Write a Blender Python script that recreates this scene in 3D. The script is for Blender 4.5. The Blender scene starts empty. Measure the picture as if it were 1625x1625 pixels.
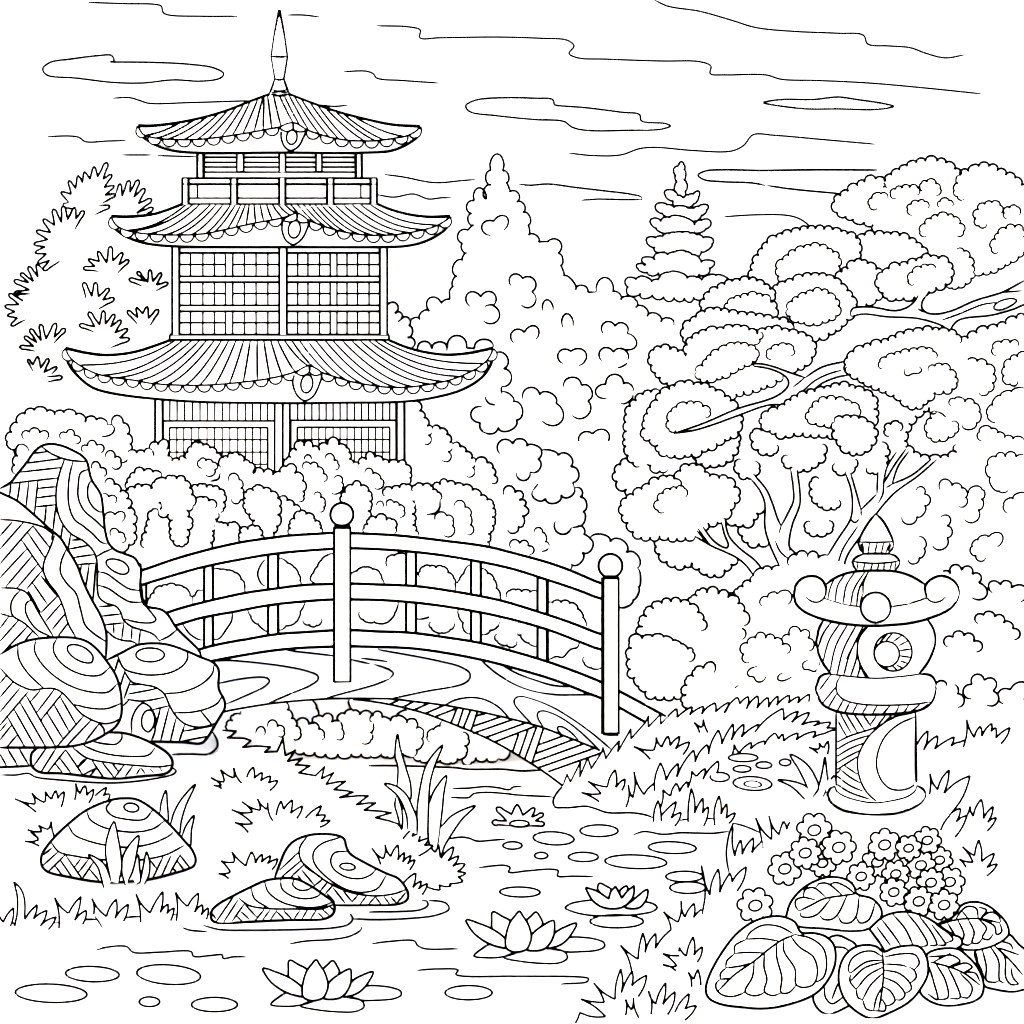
import bpy, math, random
import numpy as np
from mathutils import Vector
from mathutils.geometry import delaunay_2d_cdt

random.seed(7)
# ------------------------------------------------------------------ camera frame
F = 4400.0      # focal length in units of the 1625 px drawing
HOR = 350.0     # row of the horizon
CX = 812.5
CAMH = 4.4      # eye height over the pond
INK_SCALE = 1.55
scene = bpy.context.scene
col = scene.collection


def P(px, py, Y):
    return Vector(((px - CX) / F * Y, Y, CAMH - (py - HOR) / F * Y))


def GY(py, z=0.0):
    return (CAMH - z) * F / (py - HOR)


def G(px, py, z=0.0):
    return P(px, py, GY(py, z))


def basepy(Y, z=0.1):
    return HOR + (CAMH - z) * F / Y


def Z(ox, oy, s):
    """reader for outlines measured in an enlarged crop"""
    def f(txt):
        out = []
        for tok in txt.split():
            v = [float(q) for q in tok.split(',')]
            out.append((ox + v[0] / s, oy + v[1] / s) + tuple(v[2:]))
        return out
    return f


px = Z(0, 0, 1.0)

# ------------------------------------------------------------------ materials


def make_mat(name, colr, rough=1.0, spec=0.0, noise=0.0):
    m = bpy.data.materials.new(name)
    m.use_nodes = True
    nt = m.node_tree
    b = nt.nodes['Principled BSDF']
    b.inputs['Roughness'].default_value = rough
    b.inputs['Specular IOR Level'].default_value = spec
    if noise:
        t = nt.nodes.new('ShaderNodeTexNoise')
        t.inputs['Scale'].default_value = 40
        t.inputs['Detail'].default_value = 6
        r = nt.nodes.new('ShaderNodeValToRGB')
        r.color_ramp.elements[0].color = tuple(c * (1 - noise) for c in colr) + (1,)
        r.color_ramp.elements[1].color = tuple(min(1, c * (1 + noise * .4)) for c in colr) + (1,)
        tc = nt.nodes.new('ShaderNodeTexCoord')
        nt.links.new(tc.outputs['Object'], t.inputs['Vector'])
        nt.links.new(t.outputs['Fac'], r.inputs['Fac'])
        nt.links.new(r.outputs['Color'], b.inputs['Base Color'])
    else:
        b.inputs['Base Color'].default_value = tuple(colr) + (1,)
    return m


WHITE = make_mat('white_plaster', (.9, .9, .9), noise=.03)
INK = make_mat('black_ink', (0, 0, 0))


# ------------------------------------------------------------------ mesh builder
class MB:
    def __init__(self):
        self.v = []
        self.f = []
        self.m = []

    def add(self, verts, faces, mat=0):
        o = len(self.v)
        self.v.extend(verts)
        for f in faces:
            self.f.append(tuple(i + o for i in f))
            self.m.append(mat)

    def build(self, name, parent=None, mats=None):
        me = bpy.data.meshes.new(name)
        me.from_pydata([tuple(v) for v in self.v], [], self.f)
        for m in (mats or (WHITE, INK)):
            me.materials.append(m)
        me.polygons.foreach_set('material_index', self.m)
        me.validate()
        me.update()
        o = bpy.data.objects.new(name, me)
        col.objects.link(o)
        if parent is not None:
            o.parent = parent
        return o


def tag(o, label=None, cat=None, group=None, kind=None):
    if label: o['label'] = label
    if cat: o['category'] = cat
    if group: o['group'] = group
    if kind: o['kind'] = kind
    return o


def thing(name, label, cat, group=None):
    o = bpy.data.objects.new(name, None)
    col.objects.link(o)
    return tag(o, label, cat, group)


# ------------------------------------------------------------------ paths (drawing units)
def xy(p):
    return [(q[0], q[1]) for q in p]


def sm(p, closed=False, n=6):
    """Catmull-Rom through the points"""
    p = xy(p)
    if len(p) < 3:
        return p
    N = len(p)
    out = []
    rng = range(N if closed else N - 1)
    for i in rng:
        if closed:
            a, b, c, d = p[(i - 1) % N], p[i], p[(i + 1) % N], p[(i + 2) % N]
        else:
            b, c = p[i], p[i + 1]
            a = p[i - 1] if i > 0 else (2 * b[0] - c[0], 2 * b[1] - c[1])
            d = p[i + 2] if i + 2 < N else (2 * c[0] - b[0], 2 * c[1] - b[1])
        # centripetal
        def tj(ti, u, w):
            return ti + max(1e-4, math.hypot(w[0] - u[0], w[1] - u[1])) ** .5
        t0 = 0; t1 = tj(t0, a, b); t2 = tj(t1, b, c); t3 = tj(t2, c, d)
        for k in range(n):
            t = t1 + (t2 - t1) * k / n
            r = []
            for ax in (0, 1):
                A1 = (t1 - t) / (t1 - t0) * a[ax] + (t - t0) / (t1 - t0) * b[ax]
                A2 = (t2 - t) / (t2 - t1) * b[ax] + (t - t1) / (t2 - t1) * c[ax]
                A3 = (t3 - t) / (t3 - t2) * c[ax] + (t - t2) / (t3 - t2) * d[ax]
                B1 = (t2 - t) / (t2 - t0) * A1 + (t - t0) / (t2 - t0) * A2
                B2 = (t3 - t) / (t3 - t1) * A2 + (t - t1) / (t3 - t1) * A3
                r.append((t2 - t) / (t2 - t1) * B1 + (t - t1) / (t2 - t1) * B2)
            out.append(tuple(r))
    if not closed:
        out.append(p[-1])
    return out


def cs(p, b=.36, closed=False):
    """scallops between listed cusps, bulging to the left of travel (up when going right)"""
    out = [(p[0][0], p[0][1])]
    q = list(p[1:]) + ([p[0]] if closed else [])
    cur = p[0]
    for nx in q:
        bb = nx[2] if len(nx) > 2 else b
        dx, dy = nx[0] - cur[0], nx[1] - cur[1]
        L = math.hypot(dx, dy)
        if L < 1e-6:
            continue
        n = max(4, min(12, int(L / 2.2)))
        if bb > .6: n = max(n, 10)
        wide = 1.0 if bb < .55 else 1.0 + (bb - .55) * .25
        for k in range(1, n + 1):
            th = math.pi * (1 - k / n)
            u = (1 + math.cos(th)) / 2
            u = .5 + (u - .5) * (wide if k < n else 1)
            # softened ellipse keeps the cusps readable
            h = math.sin(th) ** .85 * bb
            out.append((cur[0] + dx * u + dy * h, cur[1] + dy * u - dx * h))
        cur = nx
    return out


def sc(p, step=12.0, b=.3, closed=False):
    step *= 1.12; b *= 1.35
    """coarse outline -> regular scallops"""
    s = sm(p, closed, 8)
    if closed: s = s + [s[0]]
    L = [0]
    for i in range(1, len(s)):
        L.append(L[-1] + math.hypot(s[i][0] - s[i - 1][0], s[i][1] - s[i - 1][1]))
    n = max(2, round(L[-1] / step))
    ts = [L[-1] * k / n for k in range(n + 1)]
    for k in range(1, n):
        ts[k] += random.uniform(-.16, .16) * L[-1] / n
    cus = []
    j = 0
    for t in ts:
        while j < len(L) - 2 and L[j + 1] < t: j += 1
        d = L[j + 1] - L[j] or 1
        u = min(1, max(0, (t - L[j]) / d))
        cus.append((s[j][0] + (s[j + 1][0] - s[j][0]) * u, s[j][1] + (s[j + 1][1] - s[j][1]) * u, b * random.uniform(.8, 1.2)))
    return cs(cus)


def fg(p, w=.13):
    """rounded fingers: valley, tip, valley, tip ... valley"""
    out = []
    for i in range(0, len(p) - 2, 2):
        a, t, c = p[i], p[i + 1], p[i + 2]
        m = ((a[0] + c[0]) / 2, (a[1] + c[1]) / 2)
        dx, dy = t[0] - m[0], t[1] - m[1]
        L = math.hypot(dx, dy) or 1
        nx, ny = dy / L, -dx / L
        # make n point from c side to a side
        if (a[0] - c[0]) * nx + (a[1] - c[1]) * ny < 0: nx, ny = -nx, -ny
        W = min(L * w, 4.2)
        q = [a[:2], (a[0] + (t[0] - a[0]) * .55 + nx * W * .4, a[1] + (t[1] - a[1]) * .55 + ny * W * .4),
             (t[0] - dx / L * W * 1.1 + nx * W, t[1] - dy / L * W * 1.1 + ny * W),
             t[:2],
             (t[0] - dx / L * W * 1.1 - nx * W, t[1] - dy / L * W * 1.1 - ny * W),
             (c[0] + (t[0] - c[0]) * .55 - nx * W * .4, c[1] + (t[1] - c[1]) * .55 - ny * W * .4), c[:2]]
        s = sm(q, n=5)
        out += s if not out else s[1:]
    return out


def ell(cx, cy, rx, ry, tilt=0, n=36):
    c, s = math.cos(math.radians(tilt)), math.sin(math.radians(tilt))
    return [(cx + rx * math.cos(t) * c - ry * math.sin(t) * s, cy + rx * math.cos(t) * s + ry * math.sin(t) * c)
            for t in [2 * math.pi * k / n for k in range(n)]]


def zell(z, txt, n=36):
    """cx,cy,rx,ry[,tilt] in crop units"""
    v = [float(q) for q in txt.split(',')]
    a = z('0,0 1,0')
    s = a[1][0] - a[0][0]
    return ell(a[0][0] + v[0] * s, a[0][1] + v[1] * s, v[2] * s, v[3] * s, v[4] if len(v) > 4 else 0, n)


# ------------------------------------------------------------------ ink strokes: real raised beads on a surface
def bead(mb, pts, rad):
    n = len(pts)
    if n < 2: return
    K = 6
    vs, fs = [], []
    for i in range(n):
        t = (pts[min(i + 1, n - 1)] - pts[max(i - 1, 0)])
        if t.length < 1e-9: t = Vector((1, 0, 0))
        t.normalize()
        ref = Vector((0, 1, 0)) if abs(t.y) < .9 else Vector((0, 0, 1))
        a = t.cross(ref).normalized()
        b = t.cross(a)
        for k in range(K):
            an = 2 * math.pi * k / K
            vs.append(pts[i] + (a * math.cos(an) + b * math.sin(an)) * rad[i])
    for i in range(n - 1):
        for k in range(K):
            k2 = (k + 1) % K
            fs.append((i * K + k, i * K + k2, (i + 1) * K + k2, (i + 1) * K + k))
    fs.append(tuple(range(K)))
    fs.append(tuple((n - 1) * K + k for k in range(K - 1, -1, -1)))
    mb.add(vs, fs, 1)


def ink(mb, mapper, path, w=2.8, closed=False, taper=True, lift=.35, up=0.0):
    path = xy(path)
    q = [path[0]]
    for p in path[1:]:
        if math.hypot(p[0] - q[-1][0], p[1] - q[-1][1]) > .25: q.append(p)
    if closed and math.hypot(q[0][0] - q[-1][0], q[0][1] - q[-1][1]) > .25: q.append(q[0])
    if len(q) < 2: return
    # resample long straight runs so that beads follow curved surfaces
    r = [q[0]]
    for p in q[1:]:
        L = math.hypot(p[0] - r[-1][0], p[1] - r[-1][1])
        k = int(L // 9)
        a = r[-1]
        for j in range(1, k + 1):
            r.append((a[0] + (p[0] - a[0]) * j / (k + 1), a[1] + (p[1] - a[1]) * j / (k + 1)))
        r.append(p)
    q = r
    L = [0]
    for i in range(1, len(q)):
        L.append(L[-1] + math.hypot(q[i][0] - q[i - 1][0], q[i][1] - q[i - 1][1]))
    tot = L[-1]
    pts, rad = [], []
    many = getattr(mapper, '__self__', None)
    if many is not None and hasattr(many, 'map_many') and mapper.__name__ == 'map':
        mv = many.map_many(q)
    else:
        mv = [mapper(p[0], p[1]) for p in q]
    for i, p in enumerate(q):
        v = mv[i]
        R = w / 2 * v.y / F * INK_SCALE
        if taper and not closed:
            e = min(L[i], tot - L[i])
            tl = min(10.0, tot * .25)
            R *= .62 + .38 * min(1, e / tl)
        pts.append(v - Vector((0, R * lift, -R * (lift * .2 + up))))
        rad.append(R)
    # split at sharp corners
    st = 0
    for i in range(1, len(q) - 1):
        ax, ay = q[i][0] - q[i - 1][0], q[i][1] - q[i - 1][1]
        bx, by = q[i + 1][0] - q[i][0], q[i + 1][1] - q[i][1]
        d = (ax * bx + ay * by) / ((math.hypot(ax, ay) * math.hypot(bx, by)) or 1)
        if d < .6:
            seg, rr = pts[st:i + 1], rad[st:i + 1]
            d1 = (seg[-1] - seg[-2]).normalized() * rr[-1] * .5
            seg[-1] = seg[-1] + d1
            bead(mb, seg, rr)
            st = i
    bead(mb, pts[st:], rad[st:])


# ------------------------------------------------------------------ 2-D fill
def inside(poly, pts):
    x, y = pts[:, 0], pts[:, 1]
    r = np.zeros(len(pts), bool)
    n = len(poly)
    j = n - 1
    for i in range(n):
        xi, yi = poly[i]; xj, yj = poly[j]
        if yi != yj:
            c = ((yi > y) != (yj > y)) & (x < (xj - xi) * (y - yi) / (yj - yi) + xi)
            r ^= c
        j = i
    return r


def segdist(poly, pts):
    A = np.asarray(poly); B = np.roll(A, -1, 0)
    D = B - A
    L2 = (D ** 2).sum(1); L2[L2 == 0] = 1e-12
    out = np.empty(len(pts))
    for s in range(0, len(pts), 400):
        q = pts[s:s + 400][:, None, :]
        t = np.clip(((q - A) * D).sum(2) / L2, 0, 1)
        d = q - (A + t[..., None] * D)
        out[s:s + 400] = np.sqrt((d ** 2).sum(2).min(1))
    return out


def clean(path, eps):
    q = []
    for p in path:
        if not q or math.hypot(p[0] - q[-1][0], p[1] - q[-1][1]) > eps: q.append((p[0], p[1]))
    while len(q) > 3 and math.hypot(q[0][0] - q[-1][0], q[0][1] - q[-1][1]) <= eps: q.pop()
    return q


def fill(poly, g):
    """triangulate a closed outline with inner points -> verts (n,2), tris"""
    a = np.asarray(poly)
    lo, hi = a.min(0), a.max(0)
    xs = np.arange(lo[0] + g * .5, hi[0], g); ys = np.arange(lo[1] + g * .5, hi[1], g * .866)
    gr = [(x + (g / 2 if k % 2 else 0), y) for k, y in enumerate(ys) for x in xs]
    inner = []
    if gr:
        gr = np.asarray(gr)
        gr = gr[inside(poly, gr)]
        if len(gr):
            gr = gr[segdist(poly, gr) > g * .4]
            inner = [tuple(p) for p in gr]
    vs = [Vector(p) for p in poly] + [Vector(p) for p in inner]
    n = len(poly)
    eds = [(i, (i + 1) % n) for i in range(n)]
    r = delaunay_2d_cdt(vs, eds, [], 1, 1e-7)
    V = np.array([(v.x, v.y) for v in r[0]])
    return V, [tuple(f) for f in r[2]]


# ------------------------------------------------------------------ rounded solid with a traced outline
class Puff:
    def __init__(self, mb, outline, Y, T=.3, back=1.3, g=None, ratio=.8, R=None, bend=None):
        """outline in drawing units at distance Y; swells T towards the viewer and T*back away.
        bend=(centre x, half width, depth): the outline itself wraps round an upright drum"""
        s = Y / F
        self.Y = Y; self.bend = bend
        poly = clean(outline, 1.0)
        self.poly = np.asarray([self.flat(p[0], p[1]) for p in poly])
        sz = (self.poly.max(0) - self.poly.min(0))
        g = g or max(min(sz) / 9, max(sz) / 34)
        V, tris = fill([tuple(p) for p in self.poly], g)
        d = segdist(self.poly, V)
        self.R = R or d.max()
        self.T = min(T, ratio * self.R)
        h = self._h(d)
        o = self._o(V[:, 0])
        n = len(V)
        vs = [(V[i, 0], Y - o[i] - h[i], V[i, 1]) for i in range(n)] + [(V[i, 0], Y + o[i] + h[i] * back, V[i, 1]) for i in range(n)]
        fs = []
        cnt = {}
        for f in tris:
            a, b, c = f[:3]
            ar = (V[b, 0] - V[a, 0]) * (V[c, 1] - V[a, 1]) - (V[c, 0] - V[a, 0]) * (V[b, 1] - V[a, 1])
            if ar < 0: a, c = c, a
            fs.append((a, b, c))
            fs.append((c + n, b + n, a + n))
            if bend:
                for e in ((a, b), (b, c), (c, a)): cnt.setdefault(tuple(sorted(e)), []).append(e)
        for k, e in cnt.items():
            if len(e) == 1:
                u, v = e[0]
                fs.append((v, u, u + n, v + n))
        mb.add(vs, fs, 0)

    def _o(self, X):
        if not self.bend: return np.zeros(len(X))
        cx, hw, D = self.bend
        s = self.Y / F
        u = np.clip((np.asarray(X) - (cx - CX) * s) / (hw * s), -1, 1)
        return D * np.sqrt(1 - u * u)

    def flat(self, x, y):
        """plane coordinates of a rim point"""
        o = 0.0
        for _ in range(3):
            X = (x - CX) / F * (self.Y - o)
            o = float(self._o([X])[0])
        return X, CAMH - (y - HOR) / F * (self.Y - o)

    def _h(self, d):
        u = 1 - np.minimum(d / self.R, 1)
        return self.T * np.sqrt(np.maximum(0, 1 - u * u))

    def map_many(self, pts):
        a = np.asarray([(p[0], p[1]) for p in pts], float)
        h = np.zeros(len(a))
        for _ in range(4):
            Yh = self.Y - h
            q = np.stack([(a[:, 0] - CX) / F * Yh, CAMH - (a[:, 1] - HOR) / F * Yh], 1)
            d = segdist(self.poly, q)
            d[~inside(self.poly, q)] = 0
            h = self._h(d) + self._o(q[:, 0])
        return [P(a[i, 0], a[i, 1], self.Y - h[i]) for i in range(len(a))]

    def map(self, x, y):
        return self.map_many([(x, y)])[0]

    def rim(self, x, y):
        X, Zc = self.flat(x, y)
        return Vector((X, self.Y - float(self._o([X])[0]), Zc))


def rim_ink(mb, pf, s, w, closed=False, taper=True):
    """bead along the edge of a rounded solid, resting on the swelling face"""
    adv = float(pf._h(np.array([w / 2 * pf.Y / F * INK_SCALE]))[0])
    k = 1 - adv / pf.Y
    cam = Vector((0, 0, CAMH))
    ink(mb, lambda x, y: cam + (pf.rim(x, y) - cam) * k, s, w, closed=closed, taper=taper)


def puffs(mb, Y, strokes, inner=(), base=False, T=.3, w=2.8, wi=2.6, gz=.1, back=1.3, closed=False, ratio=.8, g=None, bend=None):
    """strokes: outline pieces in clockwise order; ('n', path) is body without ink.  inner: ink on the swelling face"""
    body = []
    for s in strokes:
        body += xy(s[1]) if s[0] == 'n' else xy(s)
    if base:
        b = basepy(Y, gz)
        body += [(body[-1][0], max(b, body[-1][1] + 1)), (body[0][0], max(b, body[0][1] + 1))]
    pf = Puff(mb, body, Y, T, back, g, ratio, None, bend)
    for s in strokes:
        if s[0] == 'n': continue
        rim_ink(mb, pf, s, w, closed=closed)
    for s in inner:
        ww = wi
        cl = False
        if isinstance(s, tuple):
            s, cl = s
        ink(mb, pf.map, s, ww, closed=cl)
    return pf


# ------------------------------------------------------------------ sheet over a distance field, with thickness
def sheet(mb, outline, Yf, thick=.05, Yb=None, g=None):
    poly = clean(outline, .4)
    a = np.asarray(poly)
    sz = a.max(0) - a.min(0)
    g = g or max(min(sz) / 4, max(sz) / 30, 4)
    V, tris = fill(poly, g)
    n = len(V)
    fr = [P(V[i, 0], V[i, 1], Yf(V[i, 0], V[i, 1])) for i in range(n)]
    if Yb:
        bk = [P(V[i, 0], V[i, 1], Yb(V[i, 0], V[i, 1])) for i in range(n)]
    else:
        bk = [p + Vector((0, thick, 0)) for p in fr]
    fs = []
    cnt = {}
    for f in tris:
        x, y, zz = f[:3]
        ar = (V[y, 0] - V[x, 0]) * (V[zz, 1] - V[x, 1]) - (V[zz, 0] - V[x, 0]) * (V[y, 1] - V[x, 1])
        if ar > 0: x, zz = zz, x
        fs.append((x, y, zz)); fs.append((zz + n, y + n, x + n))
        for e in ((x, y), (y, zz), (zz, x)):
            k = tuple(sorted(e)); cnt.setdefault(k, []).append(e)
    for k, e in cnt.items():
        if len(e) == 1:
            u, v = e[0]
            fs.append((v, u, u + n, v + n))
    mb.add(fr + bk, fs, 0)


def rect(x0, y0, x1, y1):
    return [(x0, y0), (x1, y0), (x1, y1), (x0, y1)]


def interp(curve):
    xs = [p[0] for p in curve]; ys = [p[1] for p in curve]
    o = np.argsort(xs)
    xs = np.array(xs)[o]; ys = np.array(ys)[o]
    return lambda x: float(np.interp(x, xs, ys))


# ------------------------------------------------------------------ flat things on the ground / water
def slab(mb, outline, z, drop=.04, w=2.6, inked=True, inner=()):
    q = clean(outline, .3)
    top = [G(p[0], p[1], z) for p in q]
    bot = [p - Vector((0, 0, drop)) for p in top]
    n = len(q)
    mb.add(top + bot, [tuple(range(n - 1, -1, -1))] + [((i + 1) % n, i, i + n, (i + 1) % n + n) for i in range(n)], 0)
    if inked: ink(mb, lambda x, y: G(x, y, z), outline, w, closed=True, up=.8)
    for s in inner: ink(mb, lambda x, y: G(x, y, z), s, w, up=.8)


# ------------------------------------------------------------------ grass: each blade stands on the ground
def blade_curve(mb, left, right, Y, w=2.6):
    """one blade given by both its edges, foot to tip and tip to foot"""
    a, b = sm(left), sm(right)
    sheet(mb, a + b[1:], lambda x, y: Y, .012, g=30)
    for e in (a, b): ink(mb, lambda x, y: P(x, y, Y), e, w, taper=False)


def blades(mb, path, z=.1, w=2.6, dy=2):
    """path: valley, tip, valley, tip, ... valley; every blade a thin solid on the ground"""
    p = xy(path)
    if len(p) % 2 == 0: p = p[:-1]
    for i in range(0, len(p) - 2, 2):
        a, t, c = p[i], p[i + 1], p[i + 2]
        Y = GY(max(a[1], c[1], t[1] + 4) + dy, z)
        b1 = .07 * random.uniform(.5, 1.3); b2 = .07 * random.uniform(.5, 1.3)
        # edges bow slightly
        def arc(u, v, b):
            dx, dy2 = v[0] - u[0], v[1] - u[1]
            return [(u[0] + dx * k / 6 + dy2 * b * math.sin(math.pi * k / 6), u[1] + dy2 * k / 6 - dx * b * math.sin(math.pi * k / 6)) for k in range(7)]
        sgn = 1 if t[0] < (a[0] + c[0]) / 2 else -1
        e1 = arc(a, t, b1 * sgn * -1); e2 = arc(t, c, b2 * sgn * -1)
        low = max(a[1], c[1]) + dy
        body = e1 + e2[1:] + [(c[0], low), (a[0], low)]
        sheet(mb, body, lambda x, y: Y, .012, g=30)
        ink(mb, lambda x, y: P(x, y, Y), e1, w, taper=False)
        ink(mb, lambda x, y: P(x, y, Y), e2, w, taper=False)


def blade_solid(mb, outline, Y, w=2.6, T=.03):
    """a broad pointed leaf: inked down both sides, open at the foot"""
    s = sm(outline, n=5)
    pf = Puff(mb, s, Y, T, 1.0)
    rim_ink(mb, pf, s, w)
# ================================================================== SKY
SKYY = 420.0
mb = MB()
skym = bpy.data.materials.new('pale_sky'); skym.use_nodes = True
nt = skym.node_tree
for nd in list(nt.nodes): nt.nodes.remove(nd)
em = nt.nodes.new('ShaderNodeEmission'); om = nt.nodes.new('ShaderNodeOutputMaterial')
em.inputs['Color'].default_value = (1, 1, 1, 1); em.inputs['Strength'].default_value = .9
nt.links.new(em.outputs[0], om.inputs[0])
NS = 40
vs = []
for k in range(NS + 1):
    an = math.radians(-62 + 124 * k / NS)
    for z in (-4, 160):
        vs.append((SKYY * math.sin(an), SKYY * math.cos(an), z))
mb.add(vs, [(2 * k, 2 * k + 1, 2 * k + 3, 2 * k + 2) for k in range(NS)], 0)


def skymap(x, y):
    d = Vector(((x - CX) / F, 1, -(y - HOR) / F))
    return d * (SKYY - .6) / math.hypot(d.x, d.y) + Vector((0, 0, CAMH))


streaks = [
    '140,4 200,6 245,7 256,10 259,20 268,24 320,26 377,26', '455,24 480,24 507,27',
    '597,41 650,43 667,48 666,60 700,60 790,59 860,61 900,64 911,73 903,85 917,92 960,94 1050,97 1110,98 1128,105 1127,117 1150,119 1215,119 1240,126 1300,128 1380,132 1470,140 1557,149',
    '1038,0 1060,10 1110,18 1160,32 1200,44 1260,50 1330,53 1370,56 1377,70 1410,73 1445,76 1470,85 1500,92 1531,87',
    '545,114 580,113 592,117 598,124 640,128 697,132', '178,156 205,155 220,159 236,164 300,163 396,160', '500,166 530,169 552,167',
    '75,217 110,216 125,218 136,225 170,224 200,223', '193,246 230,246 241,246', '250,247 280,248 312,249',
    '610,277 640,281 680,289 700,290 730,287 754,285', '598,309 625,313 656,308 680,316 700,314 717,314',
    '902,243 940,247 985,246 1015,236 1040,234 1100,239 1160,240 1180,231 1195,214 1230,215 1310,222 1389,229',
    '1149,344 1200,341 1250,342 1270,348 1288,361']
for s in streaks:
    ink(mb, skymap, sm(px(s)), 2.5)
o = mb.build('sky', mats=(skym, INK)); tag(o, kind='structure', label='white sky with thin drifting cloud streaks')

# clouds hanging in the sky
clouds = [
    ('long flat cloud over the left of the pagoda spire', '181,97 177,88 160,88 110,94 80,99 68,109 74,119 120,124 180,131 225,132 275,127 320,129 350,124 355,117 340,108 300,102 240,99 175,98'),
    ('oval cloud low in the sky between spire and pointed spruce', '880,166 877,158 850,156 800,155 755,159 739,168 745,177 790,184 850,190 895,193 908,202 930,207 1000,207 1050,205 1064,200 1055,196 1018,192 1015,182 985,178 930,171 882,167'),
    ('smallest cloud, a thin lens in the upper right sky', '1211,163 1240,158 1290,158 1330,154 1360,158 1400,164 1418,169 1390,174 1330,173 1280,173 1235,168'),
]
for i, (lab, t) in enumerate(clouds):
    mb = MB(); puffs(mb, 380, [sm(px(t), True)], T=2.5, closed=True, w=2.5)
    tag(mb.build('cloud'), lab, 'cloud', 'clouds')
mb = MB()
z = Z(960, 230, 4.0625)
edge = z('-160,82 -60,67 50,70 190,82 235,100 238,125')[::1]
e1 = px('822,292 840,294 870,292 910,297 960,303 1000,308 1018,313 1019,317')
e2 = px('1019,317 985,317 950,316 922,318')
puffs(mb, 385, [sm(e1), ('n', e2[:1]), e2, ('n', px('860,312'))], T=2, w=2.5)
tag(mb.build('cloud'), 'slim cloud just left of the tiered spruce top', 'cloud', 'clouds')
mb = MB()
e1 = z('1760,162 1400,160 1200,162 1000,165 760,160 650,168 600,195 640,225 760,238 950,246 1035,262')
e2 = z('1045,262 1200,285 1540,317')
puffs(mb, 385, [('n', z('1540,300 1900,250')), sm(list(reversed(e2)))], T=2, w=2.5) if False else None
a = [p for p in sm(e2)][::-1]
bq = [p for p in sm(e1)][::-1]
puffs(mb, 385, [a, bq, ('n', z('1800,175 1800,290'))], T=2, w=2.7)
tag(mb.build('cloud'), 'long cloud right of the tiered spruce, open towards the round pine pads', 'cloud', 'clouds')

# ================================================================== GROUND
mb = MB()
mb.add([(-380, -60, -.4), (380, -60, -.4), (380, 404, -.4), (-380, 404, -.4)], [(0, 1, 2, 3)])
tag(mb.build('ground'), kind='structure', label='pale ground under the garden')

mb = MB()
mb.add([(-60, 2, 0), (60, 2, 0), (60, 40, 0), (-60, 40, 0)], [(0, 1, 2, 3)])
S = Z(700, 1190, 4.0625); R = Z(320, 1150, 3.693); Q = Z(0, 1140, 4.0625); U = Z(0, 1480, 2.462); T = Z(880, 1170, 3.571)
rip = [S('70,255 180,252 290,242 370,250 440,262 465,245 520,240'), S('62,310 120,315 180,312 210,288 310,280 420,288 500,297 720,308'),
       S('40,580 130,568 180,575 230,593 330,588 412,580'), S('240,765 320,755 410,750 445,765 435,793 560,785 700,775 755,785 750,818 850,820 985,822'),
       S('1240,550 1310,532 1430,550 1540,540 1650,542 1760,543 1850,530'), S('-155,1425 -20,1418 110,1425 95,1450 110,1460 500,1465 900,1470 950,1480 940,1500 770,1514'),
       S('0,1300 -100,1290 -300,1270') if False else U('1450,47 1520,38 1620,36 1630,52 1660,66 1790,66'),
       R('10,1180 100,1205 300,1210 600,1205 780,1195 860,1175 885,1145 870,1115 830,1103'), R('890,1142 1000,1148 1200,1142 1380,1120 1450,1085 1430,1050 1330,1033'),
       R('980,1102 1150,1100 1280,1090 1325,1065 1320,1040 1290,1033'), U('1130,47 1200,36 1300,30 1370,16 1410,-8 1412,-20'),
       Q('1165,1347 1220,1370 1335,1380'),
       U('377,70 420,60 495,58 520,80 620,80 748,78 755,95 830,92 868,90 872,104 910,98 962,97')]
for r in rip:
    ink(mb, lambda x, y: G(x, y, .003), sm(r), 2.5, up=.8)
tag(mb.build('water'), kind='structure', label='still white pond water with thin ripple lines')

def land(name, outline, z, label, strokes=(), drop=.5):
    mb = MB()
    q = clean(outline, .3)
    top = [G(p[0], p[1], z) if p[1] < 9000 else None for p in q]
    bot = [p - Vector((0, 0, drop)) for p in top]
    n = len(q)
    mb.add(top + bot, [tuple(range(n - 1, -1, -1))] + [((i + 1) % n, i, i + n, (i + 1) % n + n) for i in range(n)], 0)
    for s, w in strokes: ink(mb, lambda x, y: G(x, y, z), s, w, up=.8)
    return tag(mb.build(name), kind='structure', label=label)

# far shore and the land behind it
fs = S('-470,108 -250,110 0,118 90,122 180,132 400,132 520,143 640,137')
mb = MB()
pts = [G(-3000, 1222, .094)] + [G(p[0], p[1], .094) for p in sm(fs)] + [G(900, 1224, .094), G(4600, 1224, .094)]
far = [Vector((370, 400, .094)), Vector((-370, 400, .094))]
n = len(pts)
mb.add(pts + far + [p - Vector((0, 0, .5)) for p in pts], [tuple(range(n + 2))] + [(i + 1, i, i + n + 2, i + n + 3) for i in range(n - 1)])
ink(mb, lambda x, y: G(x, y, .1), sm(fs), 2.8, up=.8)
tag(mb.build('meadow'), kind='structure', label='flat garden ground reaching back from the far shore')

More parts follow.
